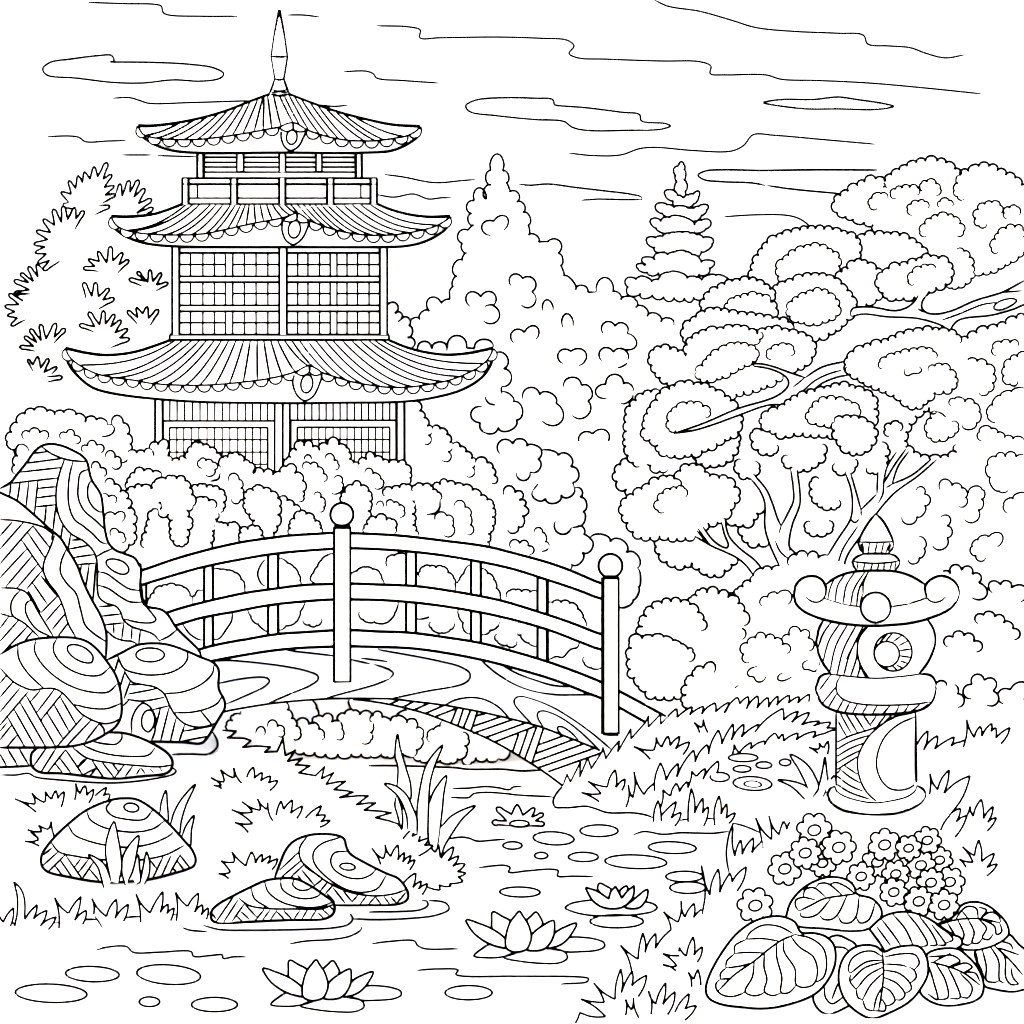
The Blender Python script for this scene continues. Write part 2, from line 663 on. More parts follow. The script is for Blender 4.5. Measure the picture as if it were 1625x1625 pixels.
rb = T('0,403 80,405 180,397 230,410 300,433 450,435 530,450 562,462')
rb2 = [(893, 1247)] + S('785,235 735,300 722,340 735,375 800,380')
rb3 = T('1010,490 985,570 973,660 980,730 990,775')
outl = sm(rb2) + sm(rb) + T('700,440 860,420 1000,440') + sm(rb3) + T('930,830 835,1003 700,1100 560,1200 437,1325 260,1400 118,1620') + [(905, 1720), (2100, 1720), (2100, 1118), (1060, 1140), (960, 1195)]
land('lawn', outl, .1, 'white lawn under the stone lantern', [(sm(rb2), 2.8), (sm(rb), 2.8), (sm(rb3), 2.6), (sm(T('1010,490 1080,510 1165,545')), 2.6)])
outl = [(-400, 1200), (-400, 1462), (0, 1462), (240, 1462), (285, 1450)] + R('60,1075 300,1085 780,1045 1160,980 1290,920 1500,850 1480,760 1400,720 1170,600 1000,540 780,400 600,290 520,235 400,170 200,100') + [(330, 1180)]
rk = [Q('5,370 100,372 185,362 230,385 400,405 640,422 800,420 1000,395 1120,365 1135,345 1110,320'), Q('1370,90 1400,150 1400,190 1350,235 1240,237 1110,237')]
land('lawn', outl, .1, 'white grassy shore in front of the rocks')

# ================================================================== PAGODA
PY = 47.0
pag = thing('pagoda', 'three storey pagoda with curved tiled roofs and a tall spire', 'pagoda')
z1 = Z(200, 0, 3.25); z2 = Z(90, 370, 4.0625); z3 = Z(430, 370, 4.0625)


def rhomb(xl, xf, xr, k=.6):
    a = k * (xr - xl) / 2 * PY / F
    def f(x):
        if x < xf: t = (x - xl) / (xf - xl)
        else: t = (xr - x) / (xr - xf)
        return PY - a * max(-.1, min(1, t))
    f.a = a; f.c = (xl, xf, xr)
    return f


def prism(mb, f, y0, y1, grow=0):
    xl, xf, xr = f.c
    cor = [(xl - grow, PY), (xf, PY - f.a - grow * .6 * PY / F), (xr + grow, PY), (xf, PY + f.a + grow * .6 * PY / F)]
    t = [P(x, y0, Y) for x, Y in cor]; b = [P(x, y1, Y) for x, Y in cor]
    mb.add(t + b, [(0, 1, 2, 3), (7, 6, 5, 4)] + [((i + 1) % 4, i, i + 4, (i + 1) % 4 + 4) for i in range(4)])


def bar(name, f, x0, y0, x1, y1, proud=.05, w=2.6, parent=None, sides='lrtb', lines=(), wl=2.2):
    """a raised timber on the wall; inked along the chosen edges"""
    mb = MB()
    Yf = lambda x, y: f(x) - proud
    if x0 + 2 < f.c[1] < x1 - 2:   # straddles the corner post line
        Yc = f(f.c[1]) - proud
        Yf = lambda x, y: Yc
    sheet(mb, rect(x0, y0, x1, y1), Yf, proud + .06, g=60)
    m = lambda x, y: P(x, y, Yf(x, y))
    for s, e in (('l', [(x0, y0), (x0, y1)]), ('r', [(x1, y0), (x1, y1)]), ('t', [(x0, y0), (x1, y0)]), ('b', [(x0, y1), (x1, y1)])):
        if s in sides: ink(mb, m, e, w, taper=False)
    for l in lines: ink(mb, m, l, wl, taper=False)
    return mb.build(name, parent)


# --- ground storey
fb = rhomb(246, 450, 642)
mb = MB(); prism(mb, fb, 620, 775); wall = mb.build('wall', pag)
ys = 637
def zx2(*a): return [90 + v / 4.0625 for v in a]
def zx3(*a): return [430 + v / 4.0625 for v in a]
def vlines(xs, y0, y1): return [[(x, y0), (x, y1)] for x in xs]
def hlines(ysx, x0, x1): return [[(x0, y), (x1, y)] for y in ysx]
Y2 = lambda v: 370 + v / 4.0625
# slatted friezes
xs = zx2(730, 777, 825, 877, 925, 972, 1020, 1070, 1117, 1168, 1217, 1263, 1315, 1360)
bar('slat_frieze', fb, zx2(683)[0], 628, zx2(1405)[0], Y2(1212), .02, 2.4, pag, 'b', vlines(xs, 628, Y2(1212)), 2.4)
xs = zx3(172, 217, 263, 310, 355, 400, 445, 490, 537, 583, 628, 673, 720, 765)
bar('slat_frieze', fb, zx3(125)[0], 628, zx3(808)[0], Y2(1208), .02, 2.4, pag, 'b', vlines(xs, 628, Y2(1208)), 2.4)
# doors: frame with a lattice leaf
xs = zx2(775, 820, 868, 917, 970, 1018, 1068, 1117, 1168, 1217, 1263, 1313)
d = bar('door', fb, zx2(687)[0], Y2(1211), zx2(1405)[0], 770, .03, 2.6, pag, 'ltr')
bar('lattice', fb, zx2(728)[0], Y2(1254), zx2(1360)[0], 768, .05, 2.6, d, 'ltr', vlines(xs, Y2(1254), 768) + hlines([Y2(1332), Y2(1412), Y2(1490)], zx2(728)[0], zx2(1360)[0]), 2.2)
xs = zx3(217, 263, 308, 353, 400, 445, 490, 537, 583, 628, 673, 720)
d = bar('door', fb, zx3(128)[0], Y2(1207), zx3(808)[0], 770, .03, 2.6, pag, 'ltr')
bar('lattice', fb, zx3(170)[0], Y2(1252), zx3(765)[0], 768, .05, 2.6, d, 'ltr', vlines(xs, Y2(1252), 768) + hlines([Y2(1331), Y2(1412), Y2(1490)], zx3(170)[0], zx3(765)[0]), 2.2)
for x0, x1, w in ((zx2(635)[0], zx2(683)[0], 3.2), (zx3(810)[0], zx3(860)[0], 3.4)):
    bar('post', fb, x0, 628, x1, 772, .07, w, pag, 'lr')
bar('post', fb, zx2(1405)[0], 628, zx2(1503)[0], 772, .08, 2.8, pag, 'lr', [[(zx2(1457)[0], 628), (zx2(1457)[0], 772)]], 3)

# --- middle storey
fm = rhomb(273.5, 449, 614)
mb = MB(); prism(mb, fm, 385, 540); mb.build('wall', pag)
for (x0, x1), cols in (((zx2(790)[0], zx2(1088)[0]), zx2(863, 943, 1017)), ((zx2(1135)[0], zx2(1435)[0]), zx2(1210, 1286, 1362)),
                       ((zx3(105)[0], zx3(382)[0]), zx3(172, 238, 313)), ((zx3(425)[0], zx3(702)[0]), zx3(490, 558, 632))):
    for t, mid, b in ((130, 203, 278), (316, 390, 465), (505, 578, 652)):
        bar('window', fm, x0, Y2(t), x1, Y2(b), .02, 2.2, pag, 'lr', vlines(cols, Y2(t), Y2(b)) + hlines([Y2(mid)], x0, x1), 2.5)
for x0, x1 in ((zx2(1088)[0], zx2(1135)[0]), (zx3(382)[0], zx3(425)[0])):
    bar('post', fm, x0, Y2(130), x1, Y2(652), .03, 2.4, pag, 'lr')
for x0, x1 in ((zx2(790)[0], zx2(1435)[0]), (zx3(105)[0], zx3(702)[0])):
    for t, b in ((92, 128), (279, 316), (466, 504)):
        bar('rail', fm, x0, Y2(t), x1, Y2(b), .05, 2.8, pag, 'tb')
for x0, x1, w in ((zx2(745)[0], zx2(790)[0], 3), (zx3(702)[0], zx3(749)[0], 3)):
    bar('post', fm, x0, Y2(90), x1, Y2(652), .08, w, pag, 'lr')
bar('post', fm, zx2(1435)[0], Y2(90), zx2(1483)[0], Y2(652), .08, 3, pag, 'lr')
fs_ = rhomb(269.5, 449, 617)
mb = MB(); prism(mb, fs_, 531, 548)
for x0, x1 in ((269.5, 449), (449, 617)):
    for y in (531, 539.5): ink(mb, lambda x, y_: P(x, y_, fs_(x) - .01), [(x0, y), (x1, y)], 3, taper=False)
ink(mb, lambda x, y: P(x, y, PY), sm(px('274,528 270,533 269,540')), 3); ink(mb, lambda x, y: P(x, y, PY), [(617, 531), (617.5, 540)], 3.4)
mb.build('base_slab', pag)

# --- upper storey with its balustrade
fu = rhomb(313, 446, 574.5)
mb = MB(); prism(mb, fu, 230, 300); mb.build('wall', pag)
X1 = lambda v: 200 + v / 3.25
Y1 = lambda v: v / 3.25
for a, b in ((401, 572), (606, 790), (822, 980), (1010, 1185)):
    bar('shutter', fu, X1(a), Y1(790), X1(b), Y1(887), .02, 2.4, pag, 'lr', hlines([Y1(812), Y1(838), Y1(862)], X1(a), X1(b)), 2.6)
for a, b in ((401, 800), (806, 1185)):
    bar('rail', fu, X1(a), Y1(888), X1(b), Y1(918), .05, 2.4, pag, 'tb')
for a, b, e, w in ((368, 400, 918, 3.4), (1185, 1216, 918, 3.4), (572, 606, 887, 2.6), (980, 1010, 887, 2.6)):
    bar('post', fu, X1(a), Y1(786), X1(b), Y1(e), .07, w, pag, 'lrb' if e == 887 else 'lr')
bar('post', fu, X1(790), Y1(786), X1(822), Y1(887), .07, 2.6, pag, 'lr')
fr = rhomb(289, 447, 598)
mb = MB(); prism(mb, fr, 284, 328); bal = mb.build('balustrade', pag)
for a, b in ((290, 803), (803, 1294)):
    bar('rail', fr, X1(a), Y1(920), X1(b), Y1(950), .03, 3, bal, 'tb')
    bar('rail', fr, X1(a), Y1(1022), X1(b), Y1(1052), .03, 2.4, bal, 'tb')
for a in (370, 1213):
    bar('baluster', fr, X1(a) - .6, Y1(950), X1(a) + .6, Y1(1022), .02, 2.2, bal, 'l')
for a, b in ((291, 322), (540, 573), (790, 822), (1037, 1070), (1261, 1294)):
    bar('post', fr, X1(a), Y1(919), X1(b), Y1(1053), .06, 3.2, bal, 'lr')

# --- roofs


def roof(hipL, hipR, eave, low, ribs, topy, kk, tip_l, tip_r, corner, fbody, ypow=1.0):
    """all curves in drawing units; ribs = [(top, bottom_x)]"""
    ex = interp(eave)
    xl, xr = tip_l[0], tip_r[0]
    fe = rhomb(xl, corner[0], xr, kk)
    top = interp(list(hipL) + list(hipR))
    hx0, hx1 = max(p[0] for p in hipL), min(p[0] for p in hipR)
    def Ytop(x):
        if fbody and hx0 <= x <= hx1: return fbody(x)
        return PY
    def Yf(x, y):
        t, e = top(x), ex(x)
        v = (y - t) / (e - t) if e - t > .5 else 0
        return Ytop(x) + (fe(x) - Ytop(x)) * max(0, min(1.1, v))
    mb = MB()
    outline = list(hipL)[::-1] + ([] if not fbody else []) + list(hipR) + [p for p in sorted(eave, key=lambda q: -q[0])]
    sheet(mb, outline, Yf, Yb=lambda x, y: 2 * PY - Yf(x, y) + .01, g=9)
    # soffit bowl under the eaves
    lo = interp(low)
    so = sorted(eave, key=lambda q: q[0]) + sorted(low, key=lambda q: -q[0])
    def Ys(x, y):
        e, l = ex(x), lo(x)
        v = (y - e) / (l - e) if l - e > .5 else 0
        return fe(x) + .02 + (PY - fe(x)) * .22 * max(0, min(1, v)) ** 2
    sheet(mb, so, Ys, Yb=lambda x, y: PY + .3, g=9)
    ro = mb
    m = lambda x, y: P(x, y, Yf(x, y) - .012)
    ink(ro, m, hipL, 4.0, taper=False); ink(ro, m, hipR, 4.0, taper=False)
    ink(ro, lambda x, y: P(x, y, Ys(x, y) - .01), low, 3.6, taper=False)
    ink(ro, lambda x, y: P(x, y, fe(x) - .075), eave, 2.4, taper=False)
    for (tx, ty), bx in ribs:
        by = ex(bx)
        sl = abs(bx - tx) / max(8, by - ty)
        pw = 1 + min(1.6, .42 * sl) * ypow
        line = []
        for k in range(15):
            t = k / 14
            line.append((tx + (bx - tx) * t, ty + (by - ty) * (1 - (1 - t) ** pw)))
        ink(ro, m, line, 2.75)
    # round tile ends along the eave
    es = sorted(eave, key=lambda q: q[0])
    for part in ([p for p in es if p[0] <= corner[0] + .1], [p for p in es if p[0] >= corner[0] - .1]):
        L = [0]
        for i in range(1, len(part)): L.append(L[-1] + math.dist(part[i], part[i - 1]))
        n = round(L[-1] / 23.2)
        cu = [(np.interp(L[-1] * k / n, L, [p[0] for p in part]), np.interp(L[-1] * k / n, L, [p[1] for p in part])) for k in range(n + 1)]
        for k in range(n):
            a, b = cu[k], cu[k + 1]
            dx, dy = b[0] - a[0], b[1] - a[1]
            arc = []
            for j in range(13):
                th = math.pi * j / 12
                u = (1 + math.cos(th)) / 2 * .9 + .05; h = .5 * math.sin(th) ** .9
                arc.append((a[0] + dx * u - dy * h, a[1] + dy * u + dx * h))
            Yd = lambda x, y: fe(x) - .05
            sheet(ro, arc, Yd, .06, g=30)
            ink(ro, lambda x, y: P(x, y, Yd(x, y)), arc, 2.3, taper=False)
    r = ro.build('roof', pag)
    return r, fe


def ornament(parent, fe, zz, outer, inner_e, left, right):
    Y = fe(fe.c[1]) - .12
    mb = MB()
    pf = Puff(mb, sm(outer, True), Y, .05, 1)
    rim_ink(mb, pf, sm(outer), 2.6, taper=False)
    ink(mb, pf.map, inner_e, 2.6, closed=True)
    for s in (left, right):
        sheet(mb, sm(s, True), lambda x, y: Y - .07, .05, g=30)
        ink(mb, lambda x, y: P(x, y, Y - .07), sm(s, True), 2.3, closed=True)
    mb.build('corner_ornament', parent)


def ribs_(z, ty, txt):
    out = []
    for tok in txt.split():
        v = [float(q) for q in tok.split(',')]
        if len(v) == 2: (a, b), (c, d) = z(f'{v[0]},{ty}')[0], z(f'{v[1]},0')[0]
        else: (a, b), (c, d) = z(f'{v[0]},{v[1]}')[0], z(f'{v[2]},0')[0]
        out.append(((a, b), c))
    return out


# lower roof
hl = sm(z2('735,690 640,725 500,768 330,787 180,770 55,740'))
hr = sm(z3('762,693 880,740 1000,770 1130,785 1270,775 1435,740'))
eave = sm(z2('55,742 85,800 145,850 240,900 330,925 510,950 610,968 800,980 990,978 1200,960 1380,935 1540,893') + z3('245,852')) + sm(z3('245,852 320,895 410,925 510,955 610,975 750,993 880,993 1035,972 1160,945 1250,910 1330,870 1400,810 1435,742'))[1:]
low = sm(z2('55,741 75,840 140,925 240,1000 400,1040 640,1068 950,1088 1300,1093') + z3('244,1095 430,1092 860,1085 1050,1060 1230,1010 1360,930 1420,840 1435,741'))
rb_ = ribs_(z2, 694, '762,145 810,285 870,370 920,510 965,610 1015,705 1062,825 1108,917 1155,1020 1205,1112 1248,1203 1292,1293 1335,1375 1380,1455 1425,1540') + \
    ribs_(z3, 694, '88,243 135,325 185,410 235,510 290,610 350,725 400,825 460,925 520,1035 575,1120 630,1220 670,1300 720,1370')
r, fe = roof(hl, hr, eave, low, rb_, None, .6, hl[-1], hr[-1], z3('245,852')[0], fs_)
ornament(r, fe, z3, z3('150,915 140,960 165,1040 215,1080 270,1055 310,980 325,910 250,900'), zell(z3, '231,972,38,58,8'),
         z3('165,900 245,856 250,890 205,918'), z3('250,858 325,900 290,918 252,900'))
# middle roof
hl = sm(px('290,324 262,335 240,341 215,343.5 195,344 176,343'))
hr = sm(px('598,324 620,333 650,341 680,344.5 700,344 715,343'))
eave = sm(px('176,344 184,357 202,366 232,371 277,373 323,371 363,363 404,354 446.5,346 471,338')) + sm(px('471,338 487,348 520,361 550,369 590,373.5 631,372 666,366 691,359 707,350 715,344'))[1:]
low = sm(px('176,343.5 179,358 192,371 215,382 240,388 280,391 360,392 449,392 560,392 600,392 640,391 670,385 695,373 710,360 715,343.5'))
rb_ = ribs_(z1, 1056, '310,0 345,10 380,105 435,190 465,250 500,330 540,405 565,450 592,520 615,565 635,620 660,668 692,710 725,755 755,810 785,850 820,882 850,940 885,1000 915,1050 945,1100 975,1150 1005,1220 1035,1290 1075,1350 1120,1400 1165,1470 1210,1540 1260,1610')
r, fe = roof(hl, hr, eave, low, rb_, None, .6, hl[-1], hr[-1], (471, 338), fr)
ornament(r, fe, z1, z1('808,1140 805,1190 825,1240 863,1262 905,1235 930,1190 940,1150 880,1130'), zell(z1, '868,1183,31,45,8'),
         z1('812,1135 882,1100 880,1130 845,1145'), z1('884,1100 940,1140 910,1150 884,1135'))
# top roof
hl = sm(z1('741,487 640,525 520,572 400,607 250,637 120,650 62,648'))
hr = sm(z1('840,487 950,530 1080,575 1230,615 1380,645 1517,652'))
eave = sm(z1('62,649 85,690 120,705 190,717 270,720 340,720 420,715 500,705 570,695 645,682 720,668 790,655 862,632')) + sm(z1('862,632 930,668 1000,693 1070,712 1150,724 1230,727 1300,725 1370,715 1450,700 1500,672 1517,653'))[1:]
low = sm(z1('62,648 58,680 90,710 150,747 230,775 330,787 800,787 1250,787 1370,778 1450,745 1500,710 1520,680 1517,652'))
rb_ = ribs_(z1, 0, '280,634,95 348,623,150 425,600,205 480,585,293 525,571,365 570,553,420 607,540,490 640,526,548 680,511,602 705,502,660 712,500,707 730,493,752 760,491,800 790,491,862 815,491,900 840,490,945 870,502,1000 905,515,1050 950,532,1100 990,547,1145 1030,560,1235 1080,577,1290 1120,588,1335 1175,603,1440')
r, fe = roof(hl, hr, eave, low, rb_, None, .6, hl[-1], hr[-1], z1('862,632')[0], None, .5)
ornament(r, fe, z1, z1('800,680 802,720 820,760 850,777 890,755 912,715 925,678 862,660'), zell(z1, '855,708,27,37,6'),
         z1('795,658 860,634 860,665 825,678'), z1('864,634 928,672 895,680 864,665'))
# spire
sp = thing('spire_', '', '') if False else None
mb = MB()
prof = [(50, 1), (110, 11), (200, 26), (292, 38), (345, 31), (408, 20), (435, 27), (465, 36), (487, 49)]
rows = []
cx = z1('791,0')[0][0]
N = 24
vs = []
for y, h in prof:
    for k in range(N):
        an = 2 * math.pi * k / N
        c = P(cx, Y1(y), PY)
        rr = h / 3.25 * PY / F
        vs.append(c + Vector((rr * math.cos(an), rr * math.sin(an), 0)))
mb.add(vs, [(i * N + k, i * N + (k + 1) % N, (i + 1) * N + (k + 1) % N, (i + 1) * N + k) for i in range(len(prof) - 1) for k in range(N)])
m = lambda x, y: P(x, y, PY)
ink(mb, m, z1('791,50 770,165 752,290 771,408 742,487'), 3.6, taper=False)
ink(mb, m, z1('791,50 812,165 830,295 812,408 840,487'), 3.6, taper=False)
mf = lambda x, y: P(x, y, PY - .14)
for t in ('752,291 790,293 830,293', '771,407 780,411 800,411 812,408', '758,462 775,470 805,470 826,463', '750,478 790,473 832,477', '748,487 770,490 810,491 836,486'):
    ink(mb, mf, sm(z1(t)), 2.8)
mb.build('spire', pag)
# ================================================================== BRIDGE
L = Z(220, 830, 4.0625); M = Z(600, 850, 4.0625); K = Z(960, 900, 4.392)
bridge = thing('footbridge', 'arched wooden footbridge with railings and round post knobs over the pond', 'bridge')
near = sm([(200, 1170), (330, 1137)] + L('570,1212 660,1195 830,1167 960,1152 1180,1135 1380,1130') + M('0,1050 80,1052 240,1070 420,1092 640,1132 860,1182 1040,1230 1160,1275 1300,1330 1440,1388'))
under = sm([(200, 1171), (330, 1138), (420, 1119)] + M('-250,1052 0,1075 150,1105 300,1145 420,1190 560,1245 700,1305 850,1385 1020,1490 1100,1545 1190,1612'))
rbot = sm([(150, 1090)] + L('470,890 640,858 880,820 1080,803 1258,797 1368,795') + M('0,718 200,725 400,750 680,803 900,860 1150,935 1350,1015 1440,1048') + [(983, 1123), (1024, 1146), (1060, 1166)])
nf, bf, uf = interp(near), interp(rbot), interp(under)
def Yn(x): return 21.1 + (955 - x) * .0003
def Yr(x): return Yn(x) + .9
def Yfar(x): return Yn(x) + 2.8
def farpy(x): return bf(x) - 12
def deckY(x, y):
    a, b = farpy(x), nf(x)
    v = (y - a) / max(4, b - a)
    return Yfar(x) + (Yn(x) - Yfar(x)) * max(-.2, min(1.05, v))
mb = MB()
xs = np.linspace(235, 1004, 60)
outl = [(x, farpy(x)) for x in xs] + [(x, nf(x)) for x in xs[::-1] if x < 955] 
outl = [(x, farpy(x)) for x in xs if x < 960] + [(990, 1140), (968, 1196)] + [(x, nf(x)) for x in xs[::-1] if x < 955]
sheet(mb, outl, deckY, .03, g=6)
dm = lambda x, y: P(x, y, deckY(x, y) - .09)
ink(mb, lambda x, y: P(x, y, Yn(x) - .01), [(x, nf(x)) for x in xs if 240 < x < 956], 2.8, taper=False)
for t in ('490,892 560,885 760,900 950,925 1090,955 1155,985 1155,1010 1100,1050 980,1100 830,1165',
          '520,1033 640,1008 780,993 830,1000 843,1018 810,1055 730,1095 570,1165', '960,822 1100,837 1255,855',
          '1368,880 1490,907', '1520,912 1580,930 1625,950'):
    ink(mb, dm, sm(L(t)), 2.6)
for t in ('0,838 70,862 98,888 75,920', '70,925 0,953 -50,970 -200,1010 -330,1045', '0,735 200,770 400,810 530,845 590,885 590,920 550,955 300,1005 80,1052',
          '660,800 760,885 880,960 1000,1005 1150,1025 1300,1025 1410,1025', '780,822 900,890 1020,935 1130,965 1250,975',
          '430,1092 500,1058 590,1043 680,1055 770,1100 855,1185', '1005,1228 930,1150 880,1085 880,1055 910,1038 1000,1058 1130,1110 1270,1195 1400,1290 1500,1375',
          '1070,1240 1030,1175 1030,1142 1055,1130 1130,1150 1220,1200 1310,1270 1430,1385', '1190,1288 1158,1250 1160,1232 1185,1232 1240,1265 1290,1315', '-110,790 0,803 60,812'):
    ink(mb, dm, sm(M(t)), 2.6)
mb.build('deck', bridge)
# hatched side of the arch
mb = MB()
xu = np.linspace(420, 893, 50)
outl = [(x, nf(x)) for x in xs if x < 955] + [(958, 1196)] + [(x, uf(x)) for x in xu[::-1]] + [(235, nf(235) + 1)]
sheet(mb, outl, lambda x, y: Yn(x), 2.7, g=14)
sm_ = lambda x, y: P(x, y, Yn(x) - .012)
ink(mb, sm_, [(x, uf(x)) for x in np.linspace(560, 893, 40)], 2.8, taper=False)
for t in ('70,1088 130,1062', '155,1108 225,1072', '220,1128 330,1080', '300,1148 430,1092', '365,1168 515,1110', '510,1110 470,1207', '550,1115 515,1222', '595,1128 550,1240', '640,1135 600,1255',
          '620,1165 690,1148', '615,1228 800,1165', '610,1275 870,1185', '690,1302 950,1208', '745,1332 1010,1230', '905,1280 865,1400', '965,1255 910,1415', '1020,1235 945,1440', '1065,1245 990,1470',
          '1030,1350 1190,1292', '1015,1405 1265,1312', '1000,1460 1330,1340', '1030,1497 1400,1368', '1095,1522 1440,1400'):
    ink(mb, sm_, M(t), 2.7, taper=False)
mb.build('arch_side', bridge)


def rail(top, bot, x0, x1, proud, w=3.6):
    mb = MB()
    tf, bf_ = interp(top), interp(bot)
    xs = np.linspace(x0, x1, 50)
    o = [(x, tf(x)) for x in xs] + [(x, bf_(x)) for x in xs[::-1]]
    Yq = lambda x, y: Yr(x) - proud
    sheet(mb, o, Yq, .07, g=14)
    m = lambda x, y: P(x, y, Yq(x, y))
    ink(mb, m, [(x, tf(x)) for x in xs], w, taper=False); ink(mb, m, [(x, bf_(x)) for x in xs], w, taper=False)
    return mb, m
t1 = sm([(190, 915)] + L('20,305 240,230 455,170 670,122 860,95 980,80 1180,68 1258,63 1368,65') + M('140,0 400,30 700,70 900,120 1100,175 1240,225 1440,312'))
b1 = sm([(190, 940)] + L('20,400 165,355 410,285 640,238 840,203 1000,185 1250,167 1368,163') + M('0,88 180,100 400,125 600,158 850,210 1090,285 1300,355 1440,412'))
t2 = sm([(215, 995)] + L('185,577 400,515 690,450 850,427 1060,400 1258,393 1368,390') + M('0,315 240,325 490,360 790,418 1030,490 1240,560 1440,640'))
b2 = sm([(215, 1010)] + L('240,660 400,612 610,573 840,530 1070,505 1258,493 1368,493') + M('0,415 240,432 520,470 800,525 1090,605 1300,685 1440,740'))
t3 = sm([(250, 1050)] + L('390,815 500,785 730,743 900,715 1080,703 1258,692 1368,690') + M('0,618 200,625 430,655 660,692 900,755 1090,812 1280,880 1440,945') + [(983, 1097), (1059, 1138)])
rail(t1, b1, 195, 958, .06)[0].build('rail', bridge)
rail(t2, b2, 220, 958, .06)[0].build('rail', bridge)
mb, m = rail(t3, rbot, 255, 1024, .06)
sheet(mb, [(1024, 1119.2), (1059, 1138), (1024, 1146)], lambda x, y: Yr(x) - .06, .07, g=30)
ink(mb, m, [(1023, 1118.7), (1059, 1138)], 3.6)
mb.build('rail', bridge)
for x0, x1, a, c in ((324, 338, t1, t3), (425.5, 441.5, t1, t3), (644.5, 660, t1, t3), (747.5, 763, t1, t3), (853, 868.5, t1, t3)):
    mb = MB()
    ya, yc = interp(a)((x0 + x1) / 2) + 12, interp(c)((x0 + x1) / 2) + 12
    Yq = lambda x, y: Yr(x)
    sheet(mb, rect(x0, ya, x1, yc), Yq, .06, g=40)
    m = lambda x, y: P(x, y, Yq(x, y))
    hw = 4.4
    ink(mb, m, [(x0, ya), (x0, yc)], 3.4, taper=False); ink(mb, m, [(x1, ya), (x1, yc)], hw if x0 > 700 and x0 > 800 else 3.6, taper=False)
    mb.build('baluster', bridge)
mb = MB()
sheet(mb, [(224, 930), (232.5, 928), (232.5, 962), (231, 962)], lambda x, y: Yr(x), .06, g=40)
ink(mb, lambda x, y: P(x, y, Yr(x)), [(225, 932), (226, 948), (231, 962)], 3); ink(mb, lambda x, y: P(x, y, Yr(x)), [(232.5, 926), (232.5, 962)], 3.2, taper=False)
mb.build('baluster', bridge)
for x0, x1, y0, y1, cx, cy, r, w in ((530.3, 556, 836, 1083, 542.6, 816.5, 18.4, 3.4), (956.6, 981.6, 916, 1165, 968.7, 898, 19, 4.4)):
    mb = MB()
    Yq = lambda x, y: Yr(x) - .17
    sheet(mb, rect(x0, y0, x1, y1), Yq, .14, g=40)
    m = lambda x, y: P(x, y, Yq(x, y))
    ink(mb, m, [(x0, y0), (x0, y1)], w, taper=False); ink(mb, m, [(x1, y0), (x1, y1)], 3, taper=False)
    ink(mb, m, [(x0, y1), (x1, y1)], w, taper=False); ink(mb, m, [(x0 - .5, y0 + .3), (x1 + .5, y0 + .3)], 5, taper=False)
    po = mb.build('post', bridge)
    mb = MB()
    ba = ell(cx, cy, r, r)
    pf = Puff(mb, ba, Yr(cx) - .1, T=.1, back=1.0, ratio=1)
    rim_ink(mb, pf, ba, 3.2, closed=True)
    mb.build('knob', po)

# ================================================================== ROCKS
B = Z(0, 620, 4.0625); O = Z(0, 800, 4.0625)


def segs(z, txt):
    """'a,b c,d; ...' straight hatch strokes"""
    return [z(t) for t in txt.split(';') if t.strip()]


def curves(z, txt):
    return [sm(z(t)) for t in txt.split(';') if t.strip()]


def rock(label, Y, strokes, inner, T=.2, w=3.3, wi=2.7, back=2.0, closed=False, group='rocks along the pond edge', g=None):
    mb = MB()
    puffs(mb, Y, strokes, inner, T=T, w=w, wi=wi, back=back, closed=closed, ratio=.6, g=g)
    return tag(mb.build('rock'), label, 'rock', group)


R1 = sm(B('0,632 70,590 110,540 170,465 220,395 270,355 330,343 400,355 470,385 530,420 560,455 590,570 650,670 668,800 680,910 700,980 740,1025 800,1050 870,1080 900,1130')[:]) + sm(O('905,385 910,430 905,530 915,610 940,655 1040,680 1080,710 1140,800 1280,940 1300,985'))
rock('tall peaked rock with flowing grain, highest of the rocks on the shore', 21.62, [R1, ('n', O('1300,1040 1000,1560 300,1560 -300,1400 -300,-80'))],
     curves(B, '270,362 330,405 410,438 480,452 555,457;415,445 385,530 365,620 362,720 375,790 400,850 455,920 540,970 600,1030 620,1075 630,1150;470,460 450,540 440,640 445,740 480,830 540,875 600,925 650,975 690,990;570,507 520,530 505,610 505,690 540,770 620,840 675,895;590,575 570,610 568,690 600,750 640,780 662,782')
     + segs(B, '215,405 310,392;165,468 400,437;130,525 395,495;75,597 375,562;70,600 62,680;128,597 112,712;185,590 168,752;245,583 222,800;245,630 365,618;240,690 360,675;235,748 360,735;298,745 288,855;360,740 342,900;405,860 392,960')
     + segs(O, '455,197 440,290;460,232 535,228;445,290 575,265;470,345 605,325;500,390 620,380;525,395 516,440;575,392 553,540;617,388 600,625;635,662 740,655;655,722 780,708;680,778 800,765;733,778 735,835;798,770 785,870;850,800 848,872;905,815 895,900')
     + curves(O, '622,350 630,430 628,540 640,600 680,635 750,660 780,700 795,745 850,790 930,815 990,840 1030,885;720,290 670,310 620,340;635,435 690,450 760,500 830,545 895,557;632,522 700,545 780,600 840,630 915,632;800,740 900,763 985,762 1005,745 980,705 940,660;685,812 740,860 800,880 850,885 890,905;1030,880 1090,850 1140,810')
     + [(sm(O('685,385 690,362 730,353 800,375 830,415 825,440 795,453 730,430'), True), True)], T=.17)
R2 = sm(B('-90,600 0,655 110,710 220,800 320,890 390,950 440,1030')) + sm(O('470,345 500,400 545,520 600,630 650,720 685,830 683,1000'))
